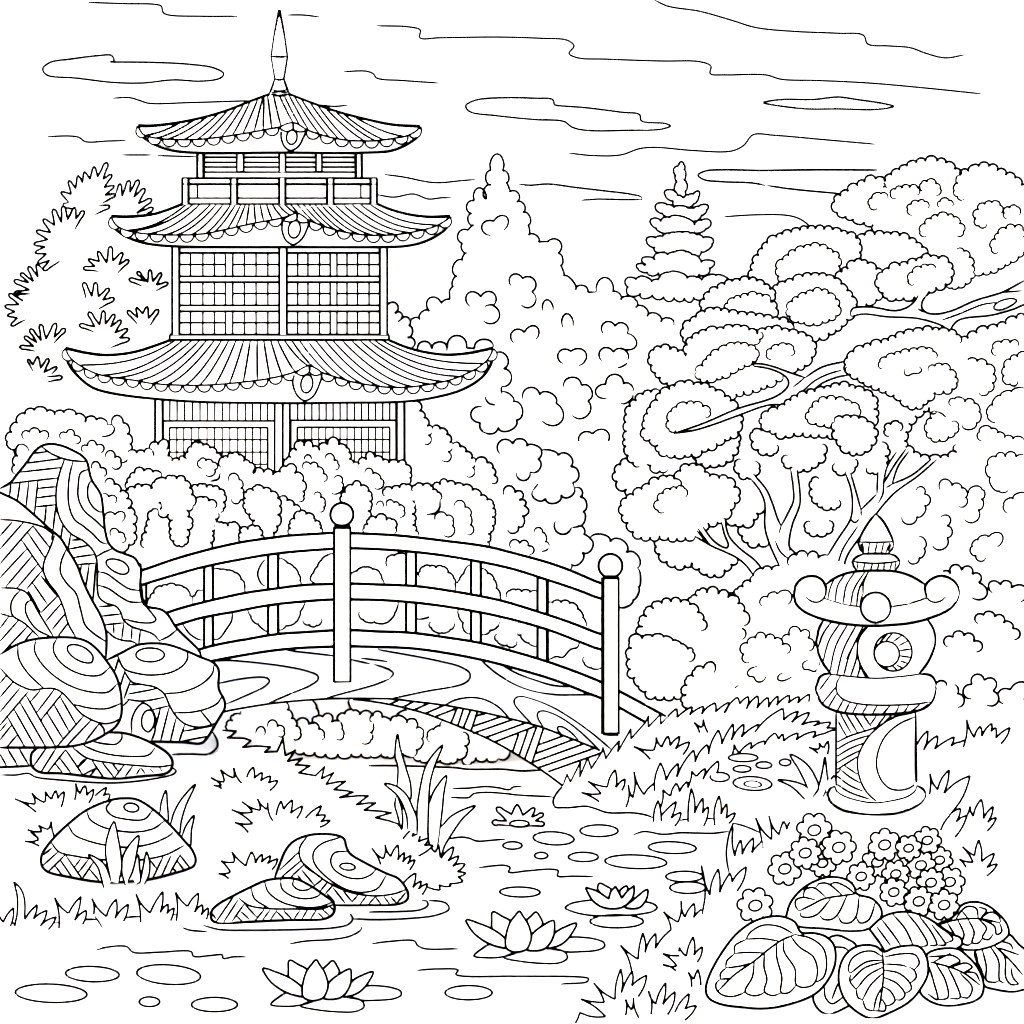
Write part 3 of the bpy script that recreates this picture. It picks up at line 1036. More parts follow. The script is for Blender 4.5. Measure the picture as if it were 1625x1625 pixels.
rock('big slanted rock with crossing hatch, lower left of the tall peak', 21.3, [R2, ('n', O('683,1100 600,1560 -300,1560'))],
     curves(B, '0,832 80,835 200,855 290,885 345,930')
     + curves(O, '352,205 320,290 285,370 280,430 310,500 370,580 410,670 440,770 490,860;425,295 395,370 390,440 430,510 490,575 520,680 550,780 600,830 680,885;5,540 110,545 170,570 205,620 250,700 345,855;130,557 90,600 72,640 72,690 85,722 160,770 250,855;205,615 170,640 165,690 190,750 240,810 330,855;0,705 80,728;335,235 337,205 345,195')
     + segs(O, '0,205 80,115;0,290 150,120;0,385 212,140;0,475 172,290;40,530 205,337;110,540 240,390;170,550 270,430;140,232 275,428;180,185 292,350;212,140 320,280;262,460 365,590;212,510 305,645;180,555 262,700;265,700 375,588;295,755 400,635;335,810 425,700;372,855 440,765;0,800 55,728;0,885 120,748;12,965 180,785;160,880 210,820'), T=.13)
R3 = sm(O('0,970 100,910 200,875 330,860 480,862 560,885 620,930 690,1015 740,1090 770,1170 785,1280 780,1370 750,1430 700,1470 600,1525 470,1560 300,1570')) + O('0,1570')
rock('round boulder with an oval swirl on top, in the left corner of the shore', 20.5, [R3, ('n', O('-250,1570 -250,1000'))],
     [(sm(O('435,940 440,915 480,905 560,935 600,985 590,1020 540,1020 470,985'), True), True)]
     + curves(O, '365,870 345,910 350,960 400,1030 490,1085 580,1107 650,1100 705,1055;230,880 222,940 270,1030 380,1130 500,1190 620,1215 700,1210 755,1160;115,915 120,990 180,1090 285,1190;0,1055 80,1140 150,1180 210,1198 290,1188 350,1190 400,1215 470,1290 530,1355 650,1412 720,1410 780,1380;475,1290 580,1315 690,1318 780,1285;640,1415 670,1450 672,1482')
     + segs(O, '0,1155 45,1100;0,1245 90,1140;0,1340 130,1185;0,1425 185,1205;200,1270 258,1203;240,1340 350,1195;265,1390 405,1215;50,1375 160,1565;92,1325 228,1565;130,1280 295,1565;170,1235 360,1565;270,1390 275,1395;300,1340 408,1515;348,1290 445,1465;390,1245 490,1420;365,1565 540,1365;430,1560 590,1390;550,1530 640,1415;0,1520 75,1425;45,1565 110,1490;0,1465 45,1410') , T=.2)
R4 = sm(O('690,1005 780,960 880,910 960,897 1080,905 1200,945 1290,985 1380,1025 1410,1070 1410,1190 1445,1260 1450,1310 1400,1400 1340,1500 1300,1540 1180,1535 960,1530'))
rock('squat boulder with an oval eye at its foot, beside the bridge end', 20.98, [R4, ('n', O('860,1560 700,1500 700,1100'))],
     [(zell(O, '968,972,92,45'), True), (sm(O('920,1440 915,1380 940,1335 975,1330 997,1380 985,1440 955,1468'), True), True)]
     + curves(O, '760,980 800,1060 880,1090 980,1102 1100,1085 1180,1040 1210,990 1205,950;800,1075 850,1145 930,1165 1000,1180 1060,1225 1090,1290 1130,1360 1190,1415 1270,1437 1340,1430 1395,1408;1060,1222 1180,1210 1300,1160 1370,1090 1378,1040;1120,1345 1230,1342 1330,1320 1400,1285 1430,1240;820,1258 900,1270 960,1265 1060,1245;850,1475 850,1390 880,1320 920,1285 965,1305 1000,1370 1000,1460 975,1530;795,1300 830,1265')
     + segs(O, '765,990 740,1080;805,1075 775,1180;840,1140 800,1255;835,1165 930,1160;825,1225 1010,1190;985,1325 1090,1300;1035,1315 1003,1440;1090,1310 1035,1530;1135,1380 1098,1530;1190,1425 1155,1530;1180,1465 1370,1430;1165,1530 1350,1495;1295,1335 1365,1420'), T=.1, back=3)
R5 = sm(Q('245,190 205,225 200,290 215,320 260,348 400,355 600,378 740,388 900,375 1080,350 1110,310 1110,270 1080,225 970,155 860,110 780,92 700,92'))[::-1]
rock('flat banded stone lying at the water in front of the boulders', 20.75, [R5, ('n', Q('300,120 600,80'))],
     curves(Q, '600,150 680,165 750,165 785,130 785,95;540,175 620,210 740,238 900,245 960,235 1000,190;470,190 560,255 700,285 900,305 1030,312 1110,300')
     + segs(Q, '215,310 300,190;265,345 360,195;310,345 425,200;355,290 400,345;385,255 460,355;425,205 535,365;500,310 545,260;540,360 620,320;595,275 670,385;660,285 735,380;720,285 765,345;740,380 800,300;810,370 855,310;880,360 905,320;910,320 935,355;965,325 990,350;565,255 505,315;620,325 580,370;1030,320 1045,340'), T=.08)
mb = MB()
puffs(mb, 20.9, [Q('-60,316 0,315 200,306'), ('n', Q('200,306 240,188 -60,188'))][::-1], segs(Q, '0,230 45,310;45,190 115,305;120,190 185,300;235,195 207,222'), T=.05, w=3.3, wi=2.7, back=2)
tag(mb.build('rock'), 'low hatched slab in the corner under the round boulder', 'rock', 'rocks along the pond edge')
# pale wet margins round the stones
mb = MB()
for r in rk:
    ink(mb, lambda x, y: G(x, y, .18), sm(r), 2.6, up=.8)
slab(mb, sm(Q('-400,330 5,370 185,362 400,405 640,422 1000,395 1120,365 1140,340 1150,250 1350,237 1400,190 1380,120 1000,60 -400,60'), True), .17, drop=.12, inked=False)
tag(mb.build('stone_ledge'), 'low pale ledge spreading under the rock pile', 'ledge')
# mound
R7 = sm(Q('265,925 270,880 330,790 430,690 560,590 720,525 800,515 880,522 980,580 1100,690 1190,790 1240,850 1262,910 1250,950 1215,970 1100,1005 950,1040 660,1055 430,1020 310,990 275,960'), True)
rock('dome shaped mound rock with ring lines, alone in the grass', GY(1402, .1), [R7],
     [(zell(Q, '847,575,48,28,8'), True)] + curves(Q, '720,530 685,580 720,625 800,648 930,650 985,590;560,600 580,650 650,695 750,722 870,733 990,710 1055,665;440,690 480,750 570,790 700,820 850,830 1000,800 1100,750 1115,735;330,800 380,860 500,890 650,910 800,918 960,905 1080,875 1185,820')
     + segs(Q, '280,880 340,832;275,950 375,860;310,990 420,880;355,950 405,1015;390,915 465,1025;425,885 530,1035;480,960 520,905;505,995 570,910;530,1035 600,930;580,975 640,1045;970,915 1010,970;985,1030 1050,895;1040,1020 1105,880;1090,1005 1165,875;1160,880 1225,965;1145,920 1190,985;1115,965 1140,995'), T=.25, closed=True)
R8 = sm(R('425,905 460,810 490,740 530,690 600,655 690,640 800,650 835,670 850,720 870,755 950,805 1080,870 1150,900 1190,945 1210,990 1205,1025 1160,1050 960,1057 780,1058'))
rock('hump backed rock with an oval swirl, standing behind the low rock at the water', GY(1444, .1), [R8, ('n', R('600,1058 450,1000'))],
     [(zell(R, '855,832,45,20,6'), True)] + curves(R, '850,742 780,750 757,790 770,840 840,890 930,902 990,880 1018,852;815,660 700,700 655,750 660,810 740,900 860,970 950,982 1030,960 1080,885;620,655 575,720 580,790 640,850 750,930 880,985 1020,1003 1130,990 1200,965')
     + segs(R, '460,850 570,745;460,900 590,790;520,895 600,820;560,880 590,915;585,850 660,940;600,830 710,900;660,945 715,900;695,975 740,920;725,990 770,940;735,990 780,1040;770,955 840,1045;830,975 880,1035;880,1040 915,1000;930,1050 965,1005;980,1050 1015,1012;1020,1012 1050,1050;1070,1010 1100,1050;1110,1010 1140,1045;1145,1045 1195,985'), T=.16)
R9 = sm(R('55,1130 60,1090 100,1050 180,1005 290,950 370,915 460,900 550,903 640,945 720,1000 770,1040 780,1080 765,1115 720,1138 520,1145 300,1155 100,1162 65,1150'), True)
rock('low wedge rock with a banded rim, nearest rock to the open water', GY(1467, .1), [R9],
     curves(R, '540,905 535,940 570,968 620,968 650,950;463,905 470,960 530,1005 610,1020 680,1005 700,985;370,925 390,980 470,1040 600,1070 700,1065 765,1040;290,960 310,1020 400,1078;215,1015 280,1060 400,1078 560,1080 700,1080 770,1055')
     + segs(R, '60,1105 85,1138;85,1155 185,1010;130,1155 215,1025;180,1150 250,1050;230,1095 280,1140;205,1120 235,1150;255,1055 320,1125;315,1145 365,1085;360,1140 400,1088;405,1140 440,1090;440,1095 490,1145;480,1090 530,1140;540,1140 575,1090;590,1135 620,1085;640,1135 670,1090;680,1100 710,1130;710,1085 745,1115;750,1065 775,1090'), T=.13, closed=True)
# ================================================================== LANTERN
N_ = Z(1240, 870, 3.693); J = Z(1285, 580, 4.0618)
LY = 20.42
LCX = 1240 + 552 / 3.693
lan = thing('stone_lantern', 'stone garden lantern with scrolled cap, round window and crescent on its column', 'lantern')


def lpart(name, strokes, inner, hw, D, T=.05, w=3.4, wi=2.6, closed=False, parent=lan, Y=LY, cx=LCX):
    """hw: half width in crop units of the lantern; D: how far the drum stands forward"""
    mb = MB()
    puffs(mb, Y, strokes, inner, T=T, w=w, wi=wi, closed=closed, ratio=1, back=1, bend=(cx, hw / 3.693, D) if D else None)
    return mb.build(name, parent)


lpart('base', [sm(N_('310,1395 275,1415 268,1445 285,1485 350,1530 450,1556 550,1563 650,1556 760,1525 825,1480 838,1440 825,1410 795,1392')), ('n', sm(N_('792,1395 785,1420 740,1455 650,1480 550,1493 450,1480 360,1450 325,1425 312,1395')))],
      curves(N_, '312,1395 325,1425 360,1450 450,1480 550,1493 650,1480 740,1455 785,1420 792,1395'), 286, .36)
lpart('column', [N_('318,1390 318,955'), ('n', N_('552,900 783,955')), N_('783,955 788,1390'), ('n', sm(N_('788,1395 770,1440 650,1478 550,1490 450,1478 340,1435 318,1395')))],
      curves(N_, '568,1493 500,1430 460,1350 445,1250 465,1180 510,1105 580,1040 660,990 783,962;780,990 690,1030 610,1100 570,1180 557,1270 580,1350 630,1405 690,1418 750,1405 785,1380')
      + curves(N_, '325,1138 400,1100 520,1062 575,1040;322,1180 400,1135 515,1095;325,1220 400,1175 490,1138;325,1258 400,1215 470,1180;322,1300 400,1250 455,1215;322,1325 345,1298;320,1380 400,1430 520,1472;320,1330 400,1390 480,1425;345,1295 400,1340 460,1375;370,1275 445,1325;325,1000 380,1100;340,960 410,1085;375,965 445,1080;425,972 487,1068;478,975 525,1045;555,985 520,1035;610,980 555,1050;650,975 590,1035;700,968 620,1015') , 236, .29, T=.02)
lpart('collar', [sm(N_('290,735 250,738 215,765 203,810 207,860 240,915 290,945 350,962 450,973 580,975 680,970 790,955 850,930 885,890 898,840 900,790 880,750 850,738 815,738'))[::-1], ('n', sm(N_('290,740 430,755 552,763 700,753 815,738')))][::1],
      curves(N_, '345,750 325,790 325,840 355,880 400,900 480,915 580,920 700,918 800,912 870,900;290,740 430,755 552,763 700,753 815,738')
      + segs(N_, '290,742 212,845;330,800 240,910;325,852 272,938;365,885 325,958;400,905 370,965;445,912 415,970;505,918 470,973;562,922 530,975;635,925 590,975;690,925 665,972;745,922 715,965;810,918 755,958;870,908 810,945'), 349, .42, T=.06)
lpart('light_chamber', [sm(N_('290,738 240,670 210,600 203,540 215,480 245,418')), ('n', N_('552,400')), sm(N_('855,415 890,480 898,550 880,620 850,680 805,738')), ('n', N_('552,770'))],
      [(zell(N_, '654,608,111,112'), True), (zell(N_, '617,621,74,74'), True)] + curves(N_, '510,457 465,510 447,560 450,640 475,705 515,762;500,457 462,505 445,555')
      + curves(N_, '295,428 240,510 215,590;345,437 280,540 245,660;390,443 320,570 285,720;440,448 365,590 325,740;480,455 400,620 365,745;445,560 440,640 405,752;448,640 460,690 445,755;462,690 490,750;485,740 515,760;470,480 380,650')
      + segs(N_, '625,498 570,560;650,500 610,545;700,515 655,548;738,545 685,572;762,590 695,600;760,640 692,630;740,675 695,660;712,702 675,685;680,715 650,690;640,718 595,697'), 350, .38, T=.06)
# cap: dish with two scrolls, dome, front scroll
dish = sm(N_('258,275 262,240 245,195 210,168 165,163 115,180 80,220 70,265 80,320 130,370 220,410 350,440 450,452 550,455 650,450 750,440 870,410 980,360 1025,305 1035,250 1020,205 980,172 930,162 880,180 845,215 842,250 852,285'))[::-1]
lpart('cap_dish', [dish, ('n', sm(N_('252,295 360,328 460,345 552,350 645,345 750,325 855,295')))],
      curves(N_, '258,275 240,302 210,316 175,310 143,285;850,285 870,308 900,317 935,308 963,285;252,293 360,325 460,345;645,345 750,325 852,293'), 485, .5, T=.07, w=3.4)
lpart('cap_dome', [sm(N_('258,215 300,182 370,150 450,135 550,131 660,135 740,155 800,185 845,215')), ('n', sm(N_('850,290 750,325 645,345 552,350 460,345 360,328 255,293')))],
      curves(N_, '310,180 285,240 272,300;375,150 330,220 315,310;430,140 380,220 362,322;490,138 425,240 405,335;510,138 455,240 440,340;475,270 460,330;512,138 482,200 478,275') , 335, .15, T=.22, w=3.3, Y=LY - .3)
lpart('scroll', [zell(N_, '552,347,88,89')], [], 90, 0, T=.09, w=3, closed=True, Y=LY - .66)
lpart('finial_ring', [sm(J('345,1215 300,1235 275,1262 280,1290 305,1325')) [::-1], sm(J('345,1215 425,1212 515,1215')), sm(J('515,1215 550,1228 575,1262 570,1290 545,1325')), ('n', J('425,1335'))],
      curves(J, '275,1262 330,1270 425,1275 530,1268 575,1258;305,1325 425,1320 545,1325') + segs(J, '305,1272 312,1312;355,1275 345,1320;405,1277 390,1320;445,1277 435,1320;480,1275 477,1318;530,1270 515,1315;555,1268 545,1310'), 137, .16, T=.03, w=3.3, Y=LY - .29)
lpart('finial_bud', [sm(J('350,1212 325,1185 315,1140 335,1085 380,1010 425,955')), sm(J('425,955 470,1000 515,1080 535,1140 530,1180 505,1212')), ('n', J('425,1225'))],
      curves(J, '318,1138 425,1140 533,1136') + segs(J, '340,1145 350,1200;330,1150 345,1195;385,1145 375,1208;435,1145 418,1210;475,1145 462,1208;515,1145 490,1205;525,1148 505,1195'), 99, .12, T=.02, w=3.3, Y=LY - .29)
# ================================================================== BUSHES
A = Z(0, 230, 4.0625); C = Z(360, 690, 4.0625); D = Z(600, 230, 4.0625); E = Z(640, 540, 4.0625)
BG = 'bushes between the pond and the pagoda'


def bush(label, Y, strokes, inner=(), base=True, T=.22, w=2.8, wi=2.6, name='bush', cat='bush', group=BG, closed=False, gz=.1):
    mb = MB()
    puffs(mb, Y, strokes, inner, base=base, T=T, w=w, wi=wi, closed=closed, gz=gz)
    return tag(mb.build(name), label, cat, group)


# row right in front of the pagoda
bush('wide dome bush behind the tall peaked rock, at the left frame edge', 33, [
    ('n', B('98,600')), cs(B('98,535 95,480 113,420 105,373 48,328 75,268 112,207 163,150 222,128,.4 302,135 352,155 412,142 490,155 550,202 622,190,.45 690,220')), B('690,220 722,218'),
    cs(B('722,218 795,210,.75 820,280 838,345 828,398 778,457'))],
    [cs(B('112,422 188,392,.8')), sm(B('722,218 738,245 725,275 690,292 652,298')), cs(B('157,312 190,265,.6 255,272,.45 295,318,.7')), cs(B('400,315 428,272,.6 478,288,.6 475,343,.8')),
     cs(B('540,397 565,355,.6 622,352,.6 645,403,.7')), cs(B('680,428 742,430,.7 778,457,.4 720,490,.5'))])
bush('bush filling the space between the tall rock and the flat topped hedge', 28.3, [
    ('n', B('592,700')), cs(B('592,505 648,497,.8 668,555,.5')), cs(B('675,600 738,605,.6 775,652 812,655,.3 818,697 845,740 826,757 866,798 858,860 862,918 868,968 830,990 720,1012,.4'))],
    [cs(B('660,668 700,685,.3 740,728,.6')), cs(B('680,830 740,800,.5 785,845,.8')), cs(B('715,937 768,915,.7 803,940,.3 780,975,.5'))], base=False, T=.18)
bush('broad flat topped bush under the left end of the pagoda wall', 32, [
    cs(B('825,400 882,402 932,398 972,378')), cs(B('972,378 1000,332 1018,347 1075,378,.8 1095,382')), B('1095,382 1080,425'), cs(B('1080,425 1110,452 1155,448 1192,432,.5 1225,430 1258,468 1255,490 1268,515 1238,535,.4'))],
    [cs(B('972,378 990,425,.15'))], T=.2)
bush('round bush in front of the left lattice door', 31.4, [
    cs(B('1205,440 1212,395 1235,362 1280,337 1310,352 1352,370 1395,403 1422,445 1422,490 1420,535')), sm(B('1420,535 1408,570 1355,585'))],
    [cs(B('1312,497 1290,445,.5 1328,452,.4 1370,462 1385,510,.5 1325,540,.4'))], T=.2)
bush('tall bush in front of the central pagoda post', 31, [
    cs(B('1425,490 1440,430 1470,430 1500,405 1540,415 1570,455 1610,465') + C('170,248 238,242,.5 297,258,.5 345,240,.2 382,205 438,248,.6 488,298,.4 490,365 493,395 460,425,.5'))],
    [cs(C('12,300 80,290,.7 90,345 103,375,.4 88,420 30,412,.5'))], T=.2)
bush('large bush hiding the right lattice door', 32.6, [
    cs(C('385,215 387,155 412,145 412,105,.3 450,100 462,42 497,70 552,80,.7 597,100 650,65,.5 722,65,.7 770,85,.3 787,115 790,158 810,190')), cs(C('810,190 852,190 900,160,.5 955,145,.8 1005,165 1045,182 1105,180 1155,195,.5 1180,245 1180,280 1155,322'))],
    [cs(C('500,160 545,160,.7')), cs(C('632,160 692,165,.7 715,185 697,225,.4')), cs(C('495,222 540,190,.6 585,210,.5 620,250 622,303,.5')), cs(C('688,285 742,310,.6 745,340,.3 675,372,.3')),
     cs(C('890,252 942,250,.7 990,285,.3 1008,320,.3 955,343,.3')), cs(C('560,388 605,405,.6 630,440 625,465 595,495,.4'))], T=.2)

# clipped shrubs behind the railing
CG = 'clipped shrubs behind the bridge railing'
def shrub(label, Y, strokes, inner=(), base=True, T=.12, **k):
    return bush(label, Y, strokes, inner, base, T, name='shrub', cat='shrub', group=CG, **k)
shrub('low dome shrub at the left of the clipped row, half behind a narrower one', 29.6, [cs(B('820,632 822,590 840,560 868,530 930,518,.5 985,525 1042,552'))])
shrub('mushroom shaped shrub just right of the tall rock', 29.0, [cs(B('818,695 825,638 870,628 915,618,.5 975,632 1022,652 1047,690 1025,722 1035,762 1020,777'))])
shrub('fir shaped shrub with wavy left side, nearest the left bridge end', 28.4, [cs(B('933,1012 920,960 945,915 950,870 965,830 977,775 1020,775')), ('n', B('1050,768'))], T=.08)
shrub('drop shaped shrub narrowing to a point near the railing', 28.0, [
    cs(B('1020,777 1050,770,.2 1085,795'))[::-1][:0] or ('n', B('1050,770 1035,660')), cs(B('987,625 997,588 1070,570,.25 1105,550 1137,570 1195,582,.5 1222,628 1235,670 1242,742')), cs(B('1242,742 1205,772 1212,815,.3 1238,855 1207,895 1205,945 1190,992 1155,998 1120,968 1102,930 1105,890 1112,835 1085,797 1022,775,.5'))], base=False, T=.08)
shrub('round shrub behind the wavy upright one, left half of the row', 28.8, [cs(B('1232,662 1240,617 1275,617 1305,603 1332,622 1375,620 1415,637 1447,672 1440,720 1440,760 1420,782'))])
shrub('upright shrub with wavy right side beside the drop shaped one', 28.4, [cs(B('1242,742 1255,710 1310,688,.25 1345,710 1387,757,.5')), cs(B('1405,790 1390,830 1387,870 1370,905 1370,935 1358,980 1350,1022'))])
shrub('small dome shrub peeping over the left top rail', 28.1, [cs(B('1390,852 1415,853 1440,856 1470,872 1492,850 1540,902 1545,915'))])
shrub('tiny bush touching the top rail, left of the egg shaped shrub', 27.4, [cs(C('95,690 82,662 93,630 92,602 135,610 182,590 215,610 220,650 240,672'))])
shrub('tall egg shaped shrub narrowing downward, left of the middle post', 27.7, [cs(C('180,592 178,552 150,510 120,480 115,440 120,410 125,370 172,360 180,332 237,348,.3 285,368 328,410 338,460 328,515 320,590 300,632 282,662'))])
shrub('shrub in between the egg shaped one and the cone by the post', 27.9, [cs(C('338,412 390,425,.5 432,455 472,487'))])
shrub('cone shaped shrub directly left of the middle post knob', 27.2, [cs(C('405,642 410,602 408,572 440,542 468,495 512,512 562,540 567,557 602,580 602,602 612,632'))])
shrub('tall oval shrub rising directly behind the middle post knob', 27.8, [cs(C('745,500 745,435 740,395 765,370 810,325 865,330,.6 912,365 932,395 920,430 930,465 910,490 915,542'))])
shrub('small dome shrub on the rail, right of the middle post knob', 27.2, [cs(C('885,627 885,602 910,577 915,545 960,537 1030,550,.5 1062,545 1087,600 1080,632'))])
shrub('broad shrub with a wavy right wall, third right of the middle post', 28.2, [cs(C('1022,395 1017,350 1065,350 1115,340 1157,322 1195,360 1217,395 1200,430 1210,470 1195,512 1212,555 1200,582 1217,620 1232,647'))],
      [cs(C('962,458 1003,472,.9')), cs(C('1030,460 1078,437,.6 1110,455 1142,490 1110,528,.4'))])
shrub('narrow shrub squeezed between two wider ones, above the right rail', 27.9, [('n', C('1225,470')), cs(C('1198,362 1215,325 1265,328 1315,330 1327,355 1357,370 1375,420')), sm(C('1375,420 1372,470 1345,505 1288,515')), ('n', C('1240,540'))], base=False, )
shrub('wide shrub with two curled marks, rightmost of the clipped row', 28.0, [cs(E('192,965 195,930 238,930 287,915,.6 335,930 388,938,.3 445,967 500,1002 540,1030 578,1055 575,1085 592,1110 573,1140 590,1170 573,1195 565,1235 548,1248 560,1275 543,1300 545,1332'))],
      [cs(E('327,1070 398,1078,.6 430,1130 432,1190,.2 410,1253,.5')), cs(E('205,1160 280,1132,.5 320,1165 317,1195,.2 262,1257,.5'))])
shrub('shrub with rippled right side half hidden behind the wide right one', 29.2, [('n', E('648,1240')), cs(E('648,997 722,982,.7 768,985,.3 748,1030,.3 790,1040,.2 778,1070,.2 808,1103,.2 768,1133,.2 775,1185,.2 742,1200 672,1220,.5'))])

# cascade right of the pagoda
HG = 'bushes stepping down right of the pagoda'
def hb(label, Y, strokes, inner=(), **k):
    return bush(label, Y, strokes, inner, T=.25, group=HG, **k)
hb('bush climbing under the right roof corner, top of the stepped row', 38, [cs(E('62,400 105,458,.5 135,500 155,552 187,572'))], [cs(E('187,585 162,612,.2 135,670,.5'))])
hb('second bush down the steps right of the pagoda', 37, [cs(E('187,572 238,572,.5 282,608 300,660 320,672'))], [cs(E('320,672 290,718,.2 248,773,.6'))])
hb('third bush down the steps, with frilled right edge', 36, [cs(E('320,672 365,687,.5 403,720 440,762 468,777'))], [cs(E('468,777 447,820,.2 405,875,.5'))])
hb('last bush of the stepped row, lowest and right', 35, [cs(E('465,790 542,790,.5 575,825 585,870 568,923,.6'))])
LG = 'round leafed bushes right of the pagoda'
def lb(label, Y, strokes, inner=(), **k):
    return bush(label, Y, strokes, inner, T=.25, group=LG, **k)
lb('cloud like bush in front of the big tree, with a smaller one tucked right', 29.4, [('n', E('622,1500 622,733')), cs(E('622,733 708,668,.6 798,682,.45 890,718,.25 868,765,.2 818,848,.45')), cs(E('818,848 728,855,.6')), ('n', E('640,800 626,1500'))], base=False)
lb('round bush tucked at the right of the cloud like one', 29.75, [cs(E('890,718 998,742,.2 1080,815,.45 1092,918,.45 1100,950,.1')), cs(E('1100,950 1018,1000,.4 915,1022,.4 835,970,.4')), ('n', E('835,970 890,800'))], [E('835,970 868,925')], base=False)
lb('bush below the round one, with two lobes on its right side', 30.1, [('n', E('980,955 1100,955')), cs(E('1100,955 1142,1012,.5 1158,1105,.35 1130,1198,.3 1090,1205,.1')), cs(E('1085,1205 980,1165,.6'))])
lb('tall bush touching the top rail, left of the right post knob', 30.35, [('n', E('640,1000 1090,1180')), cs(E('1090,1200 1165,1252,.4 1205,1280,.1 1155,1370,.4 1085,1445,.35 1075,1478,.2'))],
   [cs(E('842,1243 900,1240,.6 915,1300,.25 938,1328,.3')), sm(E('938,1340 920,1355 890,1362')), cs(E('692,1340 752,1308,.6 805,1325,.5 812,1383,.6'))])
I = Z(960, 580, 4.0618)
lb('rounded bush directly behind the right post knob', 30.6, [cs(E('1205,1280 1335,1297,.3 1440,1368,.4 1508,1470,.4')), cs(I('210,1310 215,1430,.15 180,1510,.2 90,1552,.25'))])

# foliage seen through the railing
RG = 'round shrubs seen through the bridge railing'
L = Z(220, 830, 4.0625); M = Z(600, 850, 4.0625)
def rs(label, Y, strokes, inner=(), **k):
    return bush(label, Y, strokes, inner, base=False, T=.07, name='shrub', cat='shrub', group=RG, w=2.6, **k)
rs('half dome shrub between tall rock and first baluster', 25.6, [cs(L('62,520 75,480,.2 100,450,.25 150,410,.3 185,402,.3 240,405,.3 290,415,.2 330,470,.2 345,478,.1'), .2), ('n', L('345,560 330,640')), L('410,755 385,750 355,720 330,712')[:1] + sm(L('410,755 380,748 330,715 285,655')), ('n', L('150,600'))])
rs('shrub behind the first baluster, left', 25.9, [L('345,520 347,470') + sm(L('360,470 380,435 412,433')), cs(L('485,300 530,300,.15 570,305,.15 620,320,.15 660,365,.2 682,390,.2 683,450,.05'), .1), ('n', L('683,500 605,570')), sm(L('605,570 600,630 570,680 520,745 485,752')), ('n', L('400,752 345,640'))])
rs('round shrub behind the second baluster', 25.6, [sm(L('815,408 790,390 768,340 770,310 790,265 815,235')), ('n', L('860,215')), cs(L('910,230 960,260,.15 1000,285,.15 1030,330,.15 1040,370,.2 1050,400,.1')), ('n', L('1070,510')), cs(L('1070,510 1040,570,.1 1010,640,.15 950,660,.15 910,690,.15')), ('n', L('860,700')), cs(L('832,700 770,650,.1 725,600,.2 705,560,.1'))])
rs('shrub left of the middle post, between the rails', 25.9, [cs(L('1137,382 1108,365,.2 1130,320,.15 1155,280,.15 1180,240,.15 1215,210,.15 1255,200,.15')), ('n', L('1400,205 1420,500 1180,620')), cs(L('1177,615 1145,660,.3 1100,655,.3 1060,625,.3')), ('n', L('1060,560'))])
rs('dome shrub right of the middle post, above the middle rail', 25.6, [cs(C('800,905 840,880,.2 895,855,.2 940,868,.2 985,890,.2 1000,930,.1 1015,960,.1')), ('n', C('1103,1080')), cs(C('1103,1080 1080,1150,.1 1020,1212,.15 950,1205,.15 880,1190,.2 858,1140,.3')), ('n', C('800,1100'))])
rs('shrub behind the baluster right of the middle post', 25.9, [cs(C('1038,850 1030,810,.2 1080,780,.3 1150,775,.2')), ('n', C('1350,900 1350,1105')), cs(C('1350,1105 1310,1165,.15 1225,1182,.15')), ('n', C('1040,1160'))])
rs('rounded shrub between the two right hand balusters', 25.5, [cs(C('1248,918 1245,880,.3 1270,850,.25 1310,848,.25 1348,858,.3 1390,850,.3 1425,888,.25 1462,925,.2 1472,962,.2 1470,1002,.1')), ('n', C('1480,1100')), cs(C('1462,1212 1440,1255,.3 1385,1275,.2 1320,1245,.2 1318,1205,.4')), ('n', C('1250,1000'))])
rs('tall shrub behind the third baluster on the right', 25.8, [cs(M('515,310 525,285,.2 555,245,.15 590,190,.15')), ('n', M('630,190')), cs(M('668,215 705,245,.25 745,285,.25 760,340,.2 785,390,.2 790,415,.1')), ('n', M('790,530')), cs(M('790,530 765,590,.15 720,610,.15 670,635,.25')), ('n', M('620,640')), cs(M('595,632 550,600,.2 550,560,.15 520,510,.15 520,478,.2'))])
rs('flat dome shrub left of the last baluster', 25.6, [cs(M('832,398 850,355,.3 890,350,.2 925,362,.3 980,365,.3 1022,360,.2')), ('n', M('1022,520 900,560')), cs(M('890,682 880,712,.3 830,705,.25 770,680,.2 768,635,.4'))])
rs('round shrub right of the last baluster', 25.9, [cs(M('1098,435 1125,435,.3 1180,432,.35 1235,437,.35 1285,475,.3 1320,530,.2 1342,585,.15')), ('n', M('1300,690')), sm(M('1298,690 1285,720 1240,735 1190,785 1150,780 1100,800')), ('n', M('1060,720')), cs(M('1022,712 970,690,.15 920,640,.2 875,610,.2 905,562,.2'))], [cs(M('1436,850 1375,850,.2 1330,820,.2 1332,780,.3'))])

